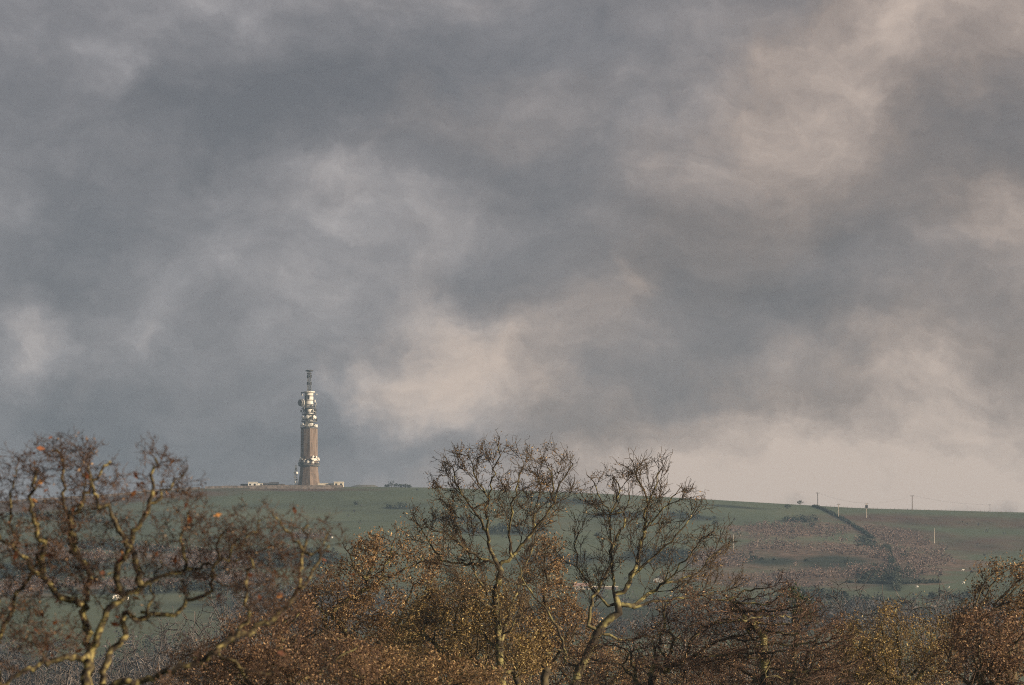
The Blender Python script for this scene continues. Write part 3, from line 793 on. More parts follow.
# ------------------------------------------------------------------ power line
def pole(px, py_top, py_base, pale, label, xfmr=False, ridge=False):
    if ridge:
        D = 3446; q = PT(px, py_base, D); q.z = hz(q.x, D)
    else:
        q = hit1(px, py_base)
        if math.isnan(q.x): q = PT(px, py_base, 3440); q.z = hz(q.x, q.y)
    s = q.y / FPX; h = (py_base - py_top) * s
    h = max(h, PT(px, py_top, q.y).z - q.z)
    root = empty('power_pole', q); tag(root, label, 'pole', 'wooden poles of the line across the hill')
    bm = bmesh.new(); add_bar(bm, (0, 0, -1), (0, 0, h), .26, 8, .19)
    obj_bm('post', bm, M['wood_pale'] if pale else M['wood_dark'], root)
    bm = bmesh.new(); add_box(bm, (0, 0, h - .35), (2.0, .22, .22)); obj_bm('crossarm', bm, M['wood_dark'], root)
    for x in (-.85, 0, .85):
        bm = bmesh.new(); add_bar(bm, (x, 0, h - .25), (x, 0, h + .18), .1, 6, .06); obj_bm('insulator', bm, M['dark'], root)
    if xfmr:
        bm = bmesh.new(); add_box(bm, (0, -.5, h - 2.0), (1.5, .9, 1.5)); add_box(bm, (0, -.5, h - 1.15), (1.7, 1.1, .12)); obj_bm('transformer', bm, M['dark'], root)
    return q + Vector((0, 0, h))
tops = {}
tops['a'] = pole(817.8, 492.5, 506.5, False, 'dark pole on the skyline nearest the lone round tree', ridge=True)
tops['b'] = pole(838.5, 504, 518, True, 'thin pale pole standing beside the diagonal hedge')
tops['c'] = pole(866.5, 503.5, 518, True, 'white pole with a dark transformer box near its top', True)
tops['d'] = pole(912.3, 495.5, 510.5, False, 'dark pole on the skyline farthest right', ridge=True)
tops['e'] = pole(934.3, 529, 544, True, 'bright white pole alone in the green field at right')
tops['f'] = pole(733.5, 534.5, 549, True, 'pale pole low on hillside behind the bare oak')
def wire(a, b, label, sag=3.0):
    bm = bmesh.new()
    for x in (-.8, .8):
        pr = None
        for i in range(25):
            t_ = i / 24; q = a.lerp(b, t_) + Vector((x, 0, .15 - sag * 4 * t_ * (1 - t_)))
            if pr is not None: add_bar(bm, pr, q, .018, 3)
            pr = q
    o = obj_bm('power_cable', bm, M['wire']); tag(o, label, 'cable', 'cables of the power line')
wire(tops['a'], tops['c'], 'thin cables sagging from skyline pole to the transformer pole', 1.5)
wire(tops['c'], tops['d'], 'thin cables between transformer pole and right skyline pole', 1.5)
far_ = PT(990, 511, 3430); far_.z = hz(far_.x, far_.y) + 5
wire(tops['d'], far_, 'thin cables dropping from right skyline pole towards the frame edge', 1.5)
# where that last span lands: its pole
root = empty('power_pole', (far_.x, far_.y, far_.z - 5)); tag(root, 'short dark pole at the crest where the cables end at right', 'pole', 'wooden poles of the line across the hill')
bm = bmesh.new(); add_bar(bm, (0, 0, -1), (0, 0, 5), .12, 7, .09); obj_bm('post', bm, M['wood_dark'], root)
bm = bmesh.new(); add_box(bm, (0, 0, 4.8), (1.8, .14, .14)); obj_bm('crossarm', bm, M['wood_dark'], root)

# ------------------------------------------------------------------ farm in the valley
q = hit1(583, 590)
building('farmhouse', 'pink roofed farmhouse in the valley seen between the two oaks', 'house', 574.5, 591, 583.5, 590, q.y, 6, M['cream'], M['pinkroof'], gable=True, wins=4, doors=1, at=q)
q = hit1(605, 589.5)
building('barn', 'long low pale barn right of the pink roofed farmhouse', 'barn', 593, 619, 585.5, 588.8, q.y, 5, M['stone'], M['cream'], doors=2, at=q)
q = hit1(660, 583)
building('cottage', 'small white gabled cottage glimpsed through the branches', 'house', 656.5, 664.5, 575.5, 582, q.y, 5, M['white'], M['slate'], gable=True, wins=2, doors=1, at=q, rz=R(80))

# ------------------------------------------------------------------ sheep
def sheep_mesh():
    bm = bmesh.new()
    bmesh.ops.create_uvsphere(bm, u_segments=12, v_segments=8, radius=1, matrix=Matrix.Translation((0, 0, .72)) @ Matrix.Diagonal((.62, .34, .34, 1)))
    bmesh.ops.create_uvsphere(bm, u_segments=8, v_segments=6, radius=1, matrix=Matrix.Translation((.74, 0, .82)) @ Matrix.Rotation(.6, 4, 'Y') @ Matrix.Diagonal((.22, .11, .12, 1)))
    for x in (-.38, .38):
        for y in (-.15, .15): add_bar(bm, (x, y, 0), (x, y, .55), .045, 6, .07)
    for s_ in (-1, 1): add_bar(bm, (.66, s_ * .08, .92), (.60, s_ * .22, .93), .04, 5, .015)
    add_bar(bm, (.5, 0, .8), (.72, 0, .84), .17, 8, .11)
    return bm
sh0 = obj_bm('sheep', sheep_mesh(), M['wool'], smooth=True)
flock = [(113, 600), (115.5, 598), (118, 601), (119, 597.5), (121, 600), (123, 598.6), (125.5, 600), (128, 600.5), (116.5, 602.5), (122, 602)]
singles = [(962.5, 571.5, 'white sheep highest in the green field at far right'), (963.5, 584.5, 'white sheep just below the highest one at far right'), (948.5, 588.5, 'white sheep left of the pair in the far right field'),
           (917, 588.5, 'white sheep at the hedge foot above the golden bush'), (52, 656.5, 'white sheep alone in the low meadow at far left'), (332, 539, 'pale sheep in the upper meadow below the tower')]
rn = random.Random(3)
def put_sheep(px, py, label, group, first=False, s=1.15):
    q = hit1(px, py)
    o = sh0 if first else sh0.copy()
    if not first: COL.objects.link(o)
    o.location = (q.x, q.y, hz(q.x, q.y) - .02); o.rotation_euler = (0, 0, rn.uniform(0, 6.28)); o.scale = (s, s, s)
    tag(o, label, 'sheep', group)
flock.sort()
ORD = ['leftmost', 'second from left', 'third from left', 'fourth from left', 'fifth from left', 'fifth from right', 'fourth from right', 'third from right', 'second from right', 'rightmost']
for i, (px, py) in enumerate(flock):
    put_sheep(px, py, ORD[i] + ' sheep of the tight white flock seen through the left tree', 'sheep flocked in the lower meadow', i == 0)
for px, py, lb in singles: put_sheep(px, py, lb, 'sheep grazing on the hillside', s=1.05)

# ------------------------------------------------------------------ trees: crowns grown towards free space
def resample(pts, step, rng, jit):
    o = [pts[0]]
    for a, b in zip(pts, pts[1:]):
        n = max(1, int(round(np.linalg.norm(b - a) / step)))
        for i in range(1, n + 1):
            q = a + (b - a) * i / n
            if i < n: q = q + rng.randn(3) * jit
            o.append(q)
    return o
class Tree:
    def __init__(s, base, seed):
        s.P = [np.array(base, float)]; s.par = [-1]; s.floor = {}; s.rng = np.random.RandomState(seed)
    def limb(s, pts, step, jit, r=None):
        connect = True
        pts = [np.array(q, float) for q in pts]
        if connect:
            A = np.array(s.P); k = int(np.argmin(((A - pts[0]) ** 2).sum(1)))
        else: k = 0
        full = resample([s.P[k]] + pts, step, s.rng, jit)[1:]
        ids_ = [k]
        for j, q in enumerate(full):
            s.P.append(q); s.par.append(k); k = len(s.P) - 1
            ids_.append(k)
            if r: s.floor[k] = r[0] + (r[1] - r[0]) * (j / len(full)) ** .8
        return ids_
    def grow(s, att, step, kill, infl, iters=90, jit=.25, up=0.05, inert=.9):
        rng = s.rng
        P = np.array(s.P); par = list(s.par)
        A = np.array(att)
        best = np.full(len(A), 1e9); bi = np.zeros(len(A), int)
        def upd(st):
            nonlocal best, bi
            Q = P[st:]
            for c in range(0, len(Q), 400):
                q = Q[c:c + 400]
                d = ((A[:, None, :] - q[None]) ** 2).sum(2); k = d.argmin(1); dm = d[np.arange(len(A)), k]
                m_ = dm < best; best = np.where(m_, dm, best); bi = np.where(m_, k + st + c, bi)
        upd(0)
        cnt = np.zeros(200000, int)
        for it in range(iters):
            act = best < infl ** 2
            if not act.any():
                if it == 0: act = best < 1e8
                else: break
            d = A[act] - P[bi[act]]; d /= np.linalg.norm(d, axis=1)[:, None] + 1e-9
            acc = np.zeros((len(P), 3)); np.add.at(acc, bi[act], d)
            ids = np.unique(bi[act]); ids = ids[cnt[ids] < 3]
            if len(ids) == 0: break
            v = acc[ids]; v /= np.linalg.norm(v, axis=1)[:, None] + 1e-9
            pp = np.array(par)[ids]; pd = P[ids] - P[np.maximum(pp, 0)]; pd /= np.linalg.norm(pd, axis=1)[:, None] + 1e-9
            v += pd * np.where(cnt[ids] == 0, inert, .25)[:, None]
            v += rng.randn(len(ids), 3) * jit; v[:, 2] += up
            v /= np.linalg.norm(v, axis=1)[:, None]
            cnt[ids] += 1
            st = len(P)
            P = np.concatenate([P, P[ids] + v * step]); par.extend(ids.tolist())
            upd(st)
            keep = best > kill ** 2
            A, best, bi = A[keep], best[keep], bi[keep]
            if len(A) == 0: break
        s.P = list(P); s.par = par
    def fan(s, seeds, spacing, length, step, levels, angle=.75, up=.10, jit=.10, shrink=.5, t0=.2, inside=None):
        """side branches leaving each traced limb, then their own side branches"""
        rng = s.rng
        cur = [list(q) for q in seeds]
        for lv in range(levels):
            nxt = []
            for ids in cur:
                if len(ids) < 2: continue
                P_ = np.array([s.P[i] for i in ids]); seg = np.linalg.norm(np.diff(P_, axis=0), axis=1)
                tot = seg.sum(); acc = 0; want = tot * t0 * (1 if lv == 0 else .8); az = rng.rand() * 6.28
                for j in range(1, len(ids)):
                    acc += seg[j - 1]
                    if acc < want: continue
                    want = acc + spacing * (.6 + .8 * rng.rand())
                    d = P_[j] - P_[j - 1]; d /= np.linalg.norm(d) + 1e-9
                    az += 2.4 + rng.randn() * .5
                    a = np.cross(d, [.3, .9, .2]); a /= np.linalg.norm(a) + 1e-9; b = np.cross(d, a)
                    side = a * math.cos(az) + b * math.sin(az)
                    an = angle * (.7 + .6 * rng.rand())
                    v = d * math.cos(an) + side * math.sin(an)
                    if v[2] < -.1: v[2] *= .2
                    Lb = length * (1.15 - .65 * acc / (tot + 1e-6)) * (.6 + .7 * rng.rand())
                    n = max(2, int(Lb / step)); k = ids[j]; new = [k]; q = P_[j].copy(); bend = rng.randn(3) * .05
                    for m_ in range(n):
                        v = v + bend + rng.randn(3) * jit; v[2] += up; v /= np.linalg.norm(v)
                        q = q + v * step
                        if inside is not None and not inside(q) and m_ > 0: break
                        s.P.append(q.copy()); s.par.append(k); k = len(s.P) - 1; new.append(k)
                    if len(new) > 2: nxt.append(new)
            cur = nxt; spacing *= .72; length *= shrink; step *= .85
    def desc(s):
        n = len(s.P); d = np.zeros(n, int); par = s.par
        hasch = np.zeros(n, bool)
        for i in range(n - 1, 0, -1):
            if not hasch[i]: d[i] = max(d[i], 1)
            d[par[i]] += d[i]; hasch[par[i]] = True
        return d
    def twigs(s, per, length, segs, maxdesc, spread=.8, droop=0.0, jit=.25, second=True):
        rng = s.rng
        P = np.array(s.P); par = np.array(s.par); d = s.desc()
        ids = np.where((d <= maxdesc) & (par >= 0))[0]
        ids = np.repeat(ids, rng.poisson(per, len(ids)))
        base_dir = P[ids] - P[par[ids]]; base_dir /= np.linalg.norm(base_dir, axis=1)[:, None] + 1e-9
        v = base_dir + rng.randn(len(ids), 3) * spread; v[:, 2] += .15 - droop
        v /= np.linalg.norm(v, axis=1)[:, None]
        Ls = length * (.4 + .9 * rng.rand(len(ids)))
        cur = ids.copy(); pos = P[ids]
        allP = [P]; allpar = [par]; off = len(P); tips = []
        for k in range(segs):
            v = v + rng.randn(len(ids), 3) * jit; v[:, 2] += .06 - droop * .3; v /= np.linalg.norm(v, axis=1)[:, None]
            pos = pos + v * (Ls / segs)[:, None]
            allP.append(pos); allpar.append(cur); cur = np.arange(off, off + len(ids)); off += len(ids)
        s.P = list(np.concatenate(allP)); s.par = np.concatenate(allpar).tolist()
    def radii(s, tip, trunk):
        n = len(s.P); d = s.desc().astype(float)
        r = np.maximum(tip * (1 + .12 * np.log(d)), trunk * (d / d[0]) ** .53)
        for k, v in s.floor.items(): r[k] = max(r[k], v)
        return r
def tube_mesh(P, par, r, sel, k, offset):
    """tubes for the selected segments (node -> parent)"""
    ids = np.where(sel & (par >= 0))[0]
    if len(ids) == 0: return np.zeros((0, 3)), np.zeros((0, 4), int)
    pa = par[ids]
    d = P[ids] - P[pa]; ln = np.linalg.norm(d, axis=1)[:, None] + 1e-9; d = d / ln
    ref = np.array([0.31, 0.93, 0.17]); ref /= np.linalg.norm(ref)
    # node direction (smoothed between the segment and its thickest child)
    nd = np.zeros_like(P); nd[ids] = d
    main = np.full(len(P), -1); mr = np.zeros(len(P))
    for i, q in zip(ids.tolist(), pa.tolist()):
        if r[i] > mr[q]: mr[q] = r[i]; main[q] = i
    has = main[ids] >= 0
    nd2 = nd.copy(); nd2[ids[has]] = nd[ids[has]] + nd[main[ids[has]]]
    nd2 /= np.linalg.norm(nd2, axis=1)[:, None] + 1e-9
    def ring(c, dr, rad):
        u = np.cross(dr, ref); u /= np.linalg.norm(u, axis=1)[:, None] + 1e-9
        w = np.cross(dr, u)
        a = np.arange(k) * 2 * math.pi / k
        return c[:, None, :] + rad[:, None, None] * (np.cos(a)[None, :, None] * u[:, None, :] + np.sin(a)[None, :, None] * w[:, None, :])
    cont = (main[pa] == ids) & np.isin(pa, ids)
    R1 = ring(P[ids], nd2[ids], r[ids])
    slot = np.full(len(P), -1); slot[ids] = np.arange(len(ids))
    startp = np.where(cont)[0]; news = np.where(~cont)[0]
    R0 = ring(P[pa[news]], d[news], np.minimum(r[pa[news]], r[ids[news]] * 1.15))
    V = np.concatenate([R1.reshape(-1, 3), R0.reshape(-1, 3)])
    sidx = np.zeros(len(ids), int)
    sidx[startp] = slot[pa[startp]]; sidx[news] = len(ids) + np.arange(len(news))
    a0 = sidx[:, None] * k + np.arange(k)[None]; a1 = sidx[:, None] * k + (np.arange(k)[None] + 1) % k
    b0 = np.arange(len(ids))[:, None] * k + np.arange(k)[None]; b1 = np.arange(len(ids))[:, None] * k + (np.arange(k)[None] + 1) % k
    F = np.stack([a0, a1, b1, b0], -1).reshape(-1, 4)
    return V - offset, F
def leaves_np(rng, pts, n, size, spread):
    if n <= 0 or len(pts) == 0: return None
    c = pts[rng.randint(0, len(pts), n)] + rng.randn(n, 3) * spread
    a = rng.randn(n, 3); a /= np.linalg.norm(a, axis=1)[:, None]
    b = np.cross(a, rng.randn(n, 3)); b /= np.linalg.norm(b, axis=1)[:, None]
    s = size * (.6 + .8 * rng.rand(n))[:, None]
    v = np.stack([c - a * s, c - b * s * .42 - a * s * .1, c + a * s, c + b * s * .42 - a * s * .1], 1)
    return v.reshape(-1, 3), np.arange(4 * n).reshape(n, 4)
def build_tree(tr, name, label, base, tip, trunk, thr, bark, twigm, leafs=(), group=None, cat='tree'):
    P = np.array(tr.P); par = np.array(tr.par); r = tr.radii(tip, trunk)
    root = empty(name, base); tag(root, label, cat, group)
    off = np.array(base)
    big = r > thr
    V, F = tube_mesh(P, par, r, big, 7, off); mesh_np('trunk', V, F, bark, root, True)
    V, F = tube_mesh(P, par, r, ~big, 3, off)
    if len(V): mesh_np('twigs', V, F, twigm, root, True)
    thin = P[(r < thr * .7)]
    for (nm, mt, n, size, spread, frac) in leafs:
        pts = thin
        if frac < 1:
            w = fbm(thin[:, 0] * 1.1 + 40, thin[:, 2] * 1.1 + thin[:, 1] * .7 + 10, 3)
            pts = thin[w > np.quantile(w, 1 - frac)]
        L_ = leaves_np(tr.rng, pts, int(n * 1.7), size * 1.1, spread)
        if L_: mesh_np(nm, L_[0] - off, L_[1], mt, root)
    return root
def crown_pts(rng, ells, D, n, gap=.42, fq=1.0, depth=None, hollow=.0):
    """attractors in a union of ellipsoids given as (px,py,rx,ry[,dy])"""
    s = D / FPX; out = []
    ar = np.array([e_[2] * e_[3] for e_ in ells], float); ar /= ar.sum()
    while len(out) < n:
        e_ = ells[rng.choice(len(ells), p=ar)]
        u = rng.randn(3); u /= np.linalg.norm(u); u *= max(hollow, rng.rand() ** (1 / 3))
        dpt = (depth if depth else e_[2] * s)
        Dy = D + (e_[4] if len(e_) > 4 else 0)
        c = PT(e_[0] + u[0] * e_[2], e_[1] + u[2] * e_[3], Dy)
        q = np.array(c); q[1] += u[1] * dpt
        if gap > 0:
            g = vnoise(np.array([q[0] * fq + 50]), np.array([q[2] * fq + q[1] * fq * .8 + 90]))[0]
            if g < gap and rng.rand() < .85: continue
        out.append(q)
    return out
def L3(rng, D, pts, wander, d0=0.0):
    """limb traced as seen, given its own wandering depth"""
    o = []; dy = d0; drift = rng.randn() * wander
    for i, (px, py) in enumerate(pts):
        o.append(np.array(PT(px, py, D + dy))); dy += drift + rng.randn() * wander * .5
    return o

# ---- the pale bare oak in the middle
def in_ells(ells, D):
    def f(q):
        s_ = FPX / q[1]; px = 512 + q[0] * s_; py = HOR - (q[2] - CAMZ) * s_ * .994
        return any(((px - e_[0]) / e_[2]) ** 2 + ((py - e_[1]) / e_[3]) ** 2 < 1 for e_ in ells)
    return f
def oak_mid():
    D = 250.0; bx = PT(503, 700, D).x
    base = (bx, D, hz(bx, D))
    T = Tree((bx, D, base[2] - .3), 101); rg = T.rng
    T.limb(L3(rg, D, [(504, 760), (502.5, 685), (498.6, 637), (494.8, 590), (501, 571)], 0), .35, .03)
    wd = .35; LM = []
    for L_ in ([(493, 555), (487, 532), (489, 501), (492, 478), (499, 451), (500, 438)],
               [(512, 556), (524, 543), (533, 532), (546, 516), (555, 503), (560.5, 482), (573, 464), (566, 452)],
               [(493, 563), (470, 553), (450, 536), (427, 526)],
               [(484, 562), (466, 565), (442, 561), (423, 532), (411, 512)],
               [(510, 553), (510, 524), (516, 490), (524, 464)],
               [(483, 525), (473, 509), (458, 486), (446, 458)],
               [(489, 500), (476, 478), (468, 456)], [(533, 532), (538, 500), (540, 470)], [(555, 503), (552, 478), (545, 460)],
               [(497, 610), (480, 600), (462, 596), (440, 600)], [(500, 640), (515, 618), (530, 607)],
               [(498, 650), (480, 632), (458, 620), (436, 622)], [(500, 645), (512, 604), (522, 572), (534, 545), (538, 522)], [(498, 625), (483, 586), (466, 550), (454, 520), (448, 500)]):
        LM.append(T.limb(L3(rg, D, L_, wd), .28, .05, (.070, .018) if len(L_) > 3 else (.05, .018)))
    EL = [(492, 492, 62, 46), (545, 488, 33, 38), (455, 528, 46, 36), (510, 530, 56, 40), (455, 600, 70, 40)]
    T.fan(LM, .47, 1.75, .22, 3, .60, .075, .09, .52, .18, in_ells(EL, D))
    T.twigs(1.15, .48, 3, 3, .6, 0, .25); T.twigs(.4, .26, 2, 2, .8, 0, .3)
    build_tree(T, 'oak_tree', 'tall bare oak with a wide fan crown left of centre', base, .0085, .18, .022, M['bark'], M['twig'],
               [('foliage', M['leaf_brown'], 2600, .045, .10, .6)])
def oak_right():
    D = 240.0; bx = PT(572, 700, D).x
    base = (bx, D, hz(bx, D))
    T = Tree((bx, D, base[2] - .3), 202); rg = T.rng
    T.limb(L3(rg, D, [(570, 760), (574, 685), (580, 668), (587, 655), (599, 630), (612, 617), (619, 613)], 0), .3, .03)
    wd = .3; LM = []
    for L_ in ([(616, 598), (614, 583), (612, 547), (610, 515), (596, 487), (587, 475)],
               [(624, 592), (637, 565), (644, 529), (649, 504), (657, 476), (666, 460)],
               [(626, 585), (643, 566), (660, 551), (685, 526), (697, 506)],
               [(632, 606), (648, 594), (664, 583), (696, 574), (714, 554), (728, 544)],
               [(608, 606), (596, 594), (581, 572), (574, 547), (581, 529)],
               [(588, 626), (592, 597), (606, 576), (612, 560)],
               [(634, 608), (657, 601), (690, 598), (722, 592)],
               [(648, 504), (637, 479), (633, 462)],
               [(566, 665), (563, 640), (547, 610), (534, 597), (524, 582), (517, 560), (510, 540)],
               [(612, 548), (625, 520), (628, 492)], [(644, 530), (668, 505), (680, 488)],
               [(664, 583), (690, 556), (706, 530)], [(598, 632), (620, 640), (660, 634), (690, 640)],
               [(580, 668), (560, 650), (542, 655)], [(610, 515), (620, 490), (612, 474)]):
        LM.append(T.limb(L3(rg, D, L_, wd), .28, .05, (.070, .018) if len(L_) > 3 else (.05, .018)))
    EL = [(648, 508, 48, 47), (608, 518, 34, 44), (690, 545, 50, 42), (586, 555, 24, 42), (655, 590, 100, 40), (530, 590, 40, 50)]
    T.fan(LM, .48, 1.7, .22, 3, .60, .075, .09, .52, .18, in_ells(EL, D))
    T.twigs(1.1, .48, 3, 3, .6, 0, .25); T.twigs(.35, .25, 2, 2, .8, 0, .3)
    build_tree(T, 'oak_tree', 'bare oak with lichened leaning trunk and open crown right of centre', base, .0085, .20, .022, M['bark'], M['twig'],
               [('foliage', M['leaf_brown'], 900, .045, .10, .5)])
def oak_near():
    D = 85.0; bx = PT(95, 760, D).x
    base = (bx, D, hz(bx, D))
    T = Tree((bx, D, base[2] - .2), 303); rg = T.rng
    T.limb(L3(rg, D, [(94, 800), (92, 740), (90, 700)], 0), .12, .01)
    wd = .12; LM = []
    for L_ in ([(87, 685), (91, 652), (86, 629), (83, 602), (91, 579), (85, 563), (72, 548), (70, 521), (62, 493), (64, 466), (56, 450)],
               [(97, 700), (102, 685), (108, 656), (126, 636), (124, 613), (147, 617), (178, 612), (186, 600), (213, 590), (213, 567), (224, 532)],
               [(96, 640), (106, 612), (124, 598), (143, 586), (165, 575), (186, 569), (209, 563)],
               [(117, 590), (118, 563), (128, 548), (112, 517), (93, 493), (88, 470)],
               [(143, 586), (135, 563), (130, 546), (149, 501), (155, 458)],
               [(75, 600), (58, 596), (39, 575), (19, 555), (0, 540), (-20, 520)],
               [(88, 655), (58, 660), (23, 671), (0, 688), (-30, 690)],
               [(104, 690), (116, 684), (155, 679), (186, 667), (217, 652), (232, 636), (248, 622), (247, 590), (252, 560)],
               [(232, 640), (249, 634), (276, 617), (297, 590), (303, 551), (308, 525)],
               [(149, 503), (170, 490), (188, 468)], [(70, 521), (84, 500), (92, 480), (110, 462)],
               [(19, 555), (10, 520), (14, 480)], [(39, 575), (40, 540), (30, 510), (36, 470)],
               [(0, 688), (-6, 650), (8, 620), (16, 592), (42, 560), (40, 540)], [(-30, 690), (-10, 640), (0, 600)],
               [(213, 567), (240, 548), (260, 520)], [(186, 569), (180, 540), (190, 510)], [(147, 617), (150, 590), (160, 560)],
               [(297, 590), (320, 560), (330, 530)], [(217, 652), (240, 668), (275, 672)],
               [(303, 551), (285, 530), (272, 512)]):
        LM.append(T.limb(L3(rg, D, L_, wd), .10, .032, (.062, .018) if len(L_) > 3 else (.03, .010)))
    T.fan(LM, .22, .62, .085, 2, .8, .04, .2, .5, .25)
    att = crown_pts(rg, [(64, 460, 36, 26), (14, 480, 30, 36), (150, 478, 44, 32), (100, 500, 50, 34), (40, 540, 44, 36), (180, 520, 40, 36), (240, 540, 40, 34), (300, 540, 34, 30), (110, 560, 60, 36),
                         (270, 590, 40, 34), (20, 620, 30, 40), (60, 640, 40, 20), (-40, 520, 40, 50), (200, 560, 120, 40), (60, 560, 70, 60)], D, 2300, .42, 2.2, depth=.9)
    T.grow(att, .085, .105, .9, 60, .38, .05, .6)
    T.twigs(1.5, .15, 3, 3, .8, 0, .4); T.twigs(.6, .09, 2, 1, .9, 0, .4)
    build_tree(T, 'oak_tree', 'blurred twisted oak nearest the viewer with a few orange leaves', base, .0034, .105, .009, M['bark_near'], M['twig_red'],
               [('foliage', M['leaf_rust'], 1500, .022, .04, .7), ('orange_leaves', M['leaf_orange'], 70, .062, .05, 1.0)])
def crown_tree(name, label, D, bpx, ells, natt, seed, tw, tip, trunk, thr, bark, twigm, leafs, kill=.36, step=.24, gap=.3, per=1.0, tl=.45, limbs=None, group=None, cat='tree', up=.08, fq=.7, jit=.26):
    bx = PT(bpx, 700, D).x; base = (bx, D, hz(bx, D)); s = D / FPX
    T = Tree((bx, D, base[2] - .3), seed); rg = T.rng
    ecy = ells[0][1]; ecx = ells[0][0]
    T.limb([PT(bpx + (ecx - bpx) * .3, 720, D), PT(bpx + (ecx - bpx) * .7, (700 + ecy) / 2 + 10, D + .2)], step * 1.3, .04)
    if limbs is None:      # a few stout limbs reaching to the crown's edge
        limbs = []
        for (cx, cy, rx, ry) in [e_[:4] for e_ in ells]:
            for k in range(2):
                a = rg.uniform(.15, .85) * math.pi
                ex_, ey_ = cx + rx * .85 * math.cos(a), cy - ry * .75 * math.sin(a)
                sx, sy = bpx + (cx - bpx) * .35, min(700, cy + ry * .7)
                limbs.append([(sx, sy), ((sx + ex_) / 2 + rg.randn() * 5, (sy + ey_) / 2 + rg.randn() * 4), (ex_, ey_), (ex_ + rg.randn() * 4, ey_ - 6)])
    for L_ in limbs: T.limb(L3(rg, D, L_, .25), step * 1.2, .06, (.07 * D / 240, .014 * D / 240))
    T.grow(crown_pts(rg, ells, D, natt, gap, fq), step, kill, 30, 110, jit, up)
    T.twigs(per, tl, 3, 4, tw * .75, 0, .3)
    return build_tree(T, name, label, base, tip, trunk, thr, bark, twigm, leafs, group, cat)

oak_mid()
oak_right()
oak_near()
# brown-leaved oaks and scrub filling the foreground wood
crown_tree('oak_tree', 'broad oak keeping its russet brown leaves left of the tall bare oak', 258, 365, [(365, 620, 74, 66), (400, 560, 52, 34), (438, 610, 42, 46), (320, 640, 50, 50), (370, 560, 34, 28)], 2200, 11, .9, .009, .26, .03,
           M['bark'], M['twig'], [('foliage', M['leaf_brown'], 15000, .058, .16, .75)])
crown_tree('oak_tree', 'golden leaved oak round the foot of the tall bare oak trunk', 251.5, 470, [(480, 650, 72, 48), (430, 640, 44, 40), (515, 630, 44, 40), (470, 610, 60, 34)], 1900, 12, .9, .009, .24, .03,
           M['bark'], M['twig'], [('foliage', M['leaf_gold'], 13000, .052, .16, .7)], limbs=([(470, 690), (455, 660), (430, 640), (400, 626)], [(490, 690), (480, 665), (468, 650), (455, 628)], [(520, 690), (515, 672), (480, 668), (440, 672)]))
crown_tree('oak_tree', 'narrow oak with coppery leaves between the two bare oaks', 262, 548, [(545, 610, 34, 60), (548, 565, 20, 28), (560, 640, 40, 34), (530, 640, 34, 34)], 1200, 13, .8, .009, .2, .03,
           M['bark_dark'], M['twig'], [('foliage', M['leaf_brown'], 7500, .052, .15, .8)])
crown_tree('thorn_tree', 'tangled reddish brown leafless tree below the leaning oak', 228, 650, [(650, 658, 74, 38), (700, 640, 56, 44), (610, 662, 46, 30), (690, 615, 42, 24), (740, 640, 40, 30)], 2700, 14, 1.0, .009, .2, .026,
           M['bark'], M['twig_red'], [('foliage', M['leaf_rust'], 2500, .045, .14, .7)], kill=.30, gap=.25, per=1.5, tl=.5)
crown_tree('thorn_tree', 'dense red brown twiggy tree between the larch and the golden bush', 236, 790, [(790, 672, 62, 26), (835, 662, 40, 28), (745, 672, 50, 22), (840, 640, 26, 20)], 1500, 15, 1.0, .009, .2, .026,
           M['bark_dark'], M['twig_red'], [('foliage', M['leaf_rust'], 3000, .045, .14, .7)], kill=.30, gap=.25, per=1.4, tl=.5)
crown_tree('field_maple', 'rounded bush full of yellow gold leaves at lower right', 232, 900, [(900, 655, 58, 56), (870, 650, 40, 40), (935, 655, 36, 44)], 1500, 16, .9, .009, .18, .026,
           M['bark'], M['twig'], [('foliage', M['leaf_gold'], 9500, .042, .15, .6)])
crown_tree('oak_tree', 'twiggy oak with brown leaf tufts rising at the right edge', 215, 1015, [(1012, 602, 40, 28), (1002, 574, 30, 18), (990, 640, 44, 40), (1045, 600, 40, 44), (1030, 574, 30, 18)], 1700, 17, .9, .0085, .22, .026,
           M['bark_dark'], M['twig'], [('foliage', M['leaf_brown'], 5200, .05, .14, .6)], limbs=([(1015, 690), (985, 665), (965, 640), (945, 622)], [(1010, 680), (998, 640), (975, 610)]), kill=.32, gap=.38, per=1.2)
crown_tree('thorn_tree', 'brown shrub with dark tangled heart at the lower right corner', 204, 975, [(985, 650, 50, 40), (960, 665, 40, 28), (1020, 665, 40, 30)], 1500, 18, .9, .009, .18, .026,
           M['bark_dark'], M['twig_red'], [('foliage', M['leaf_rust'], 5000, .045, .14, .7)], kill=.3, gap=.2, per=1.3)
crown_tree('thorn_tree', 'brown scrubby tree under the right limb of the blurred oak', 150, 270, [(270, 650, 60, 42), (330, 665, 60, 30), (220, 668, 50, 26), (290, 620, 30, 24)], 1700, 19, .9, .0058, .14, .018,
           M['bark'], M['twig_red'], [('foliage', M['leaf_rust'], 9000, .032, .10, .7)], kill=.20, step=.15, gap=.3, per=1.3, tl=.28, fq=1.2)
crown_tree('thorn_tree', 'olive brown scrub tree along the bottom below the russet oak', 170, 400, [(400, 675, 80, 26), (350, 670, 60, 26), (450, 685, 60, 20)], 1600, 20, .9, .0065, .14, .02,
           M['bark'], M['twig'], [('foliage', M['leaf_brown'], 9000, .034, .12, .7)], kill=.24, step=.17, gap=.3, per=1.3, tl=.3, fq=1.1)
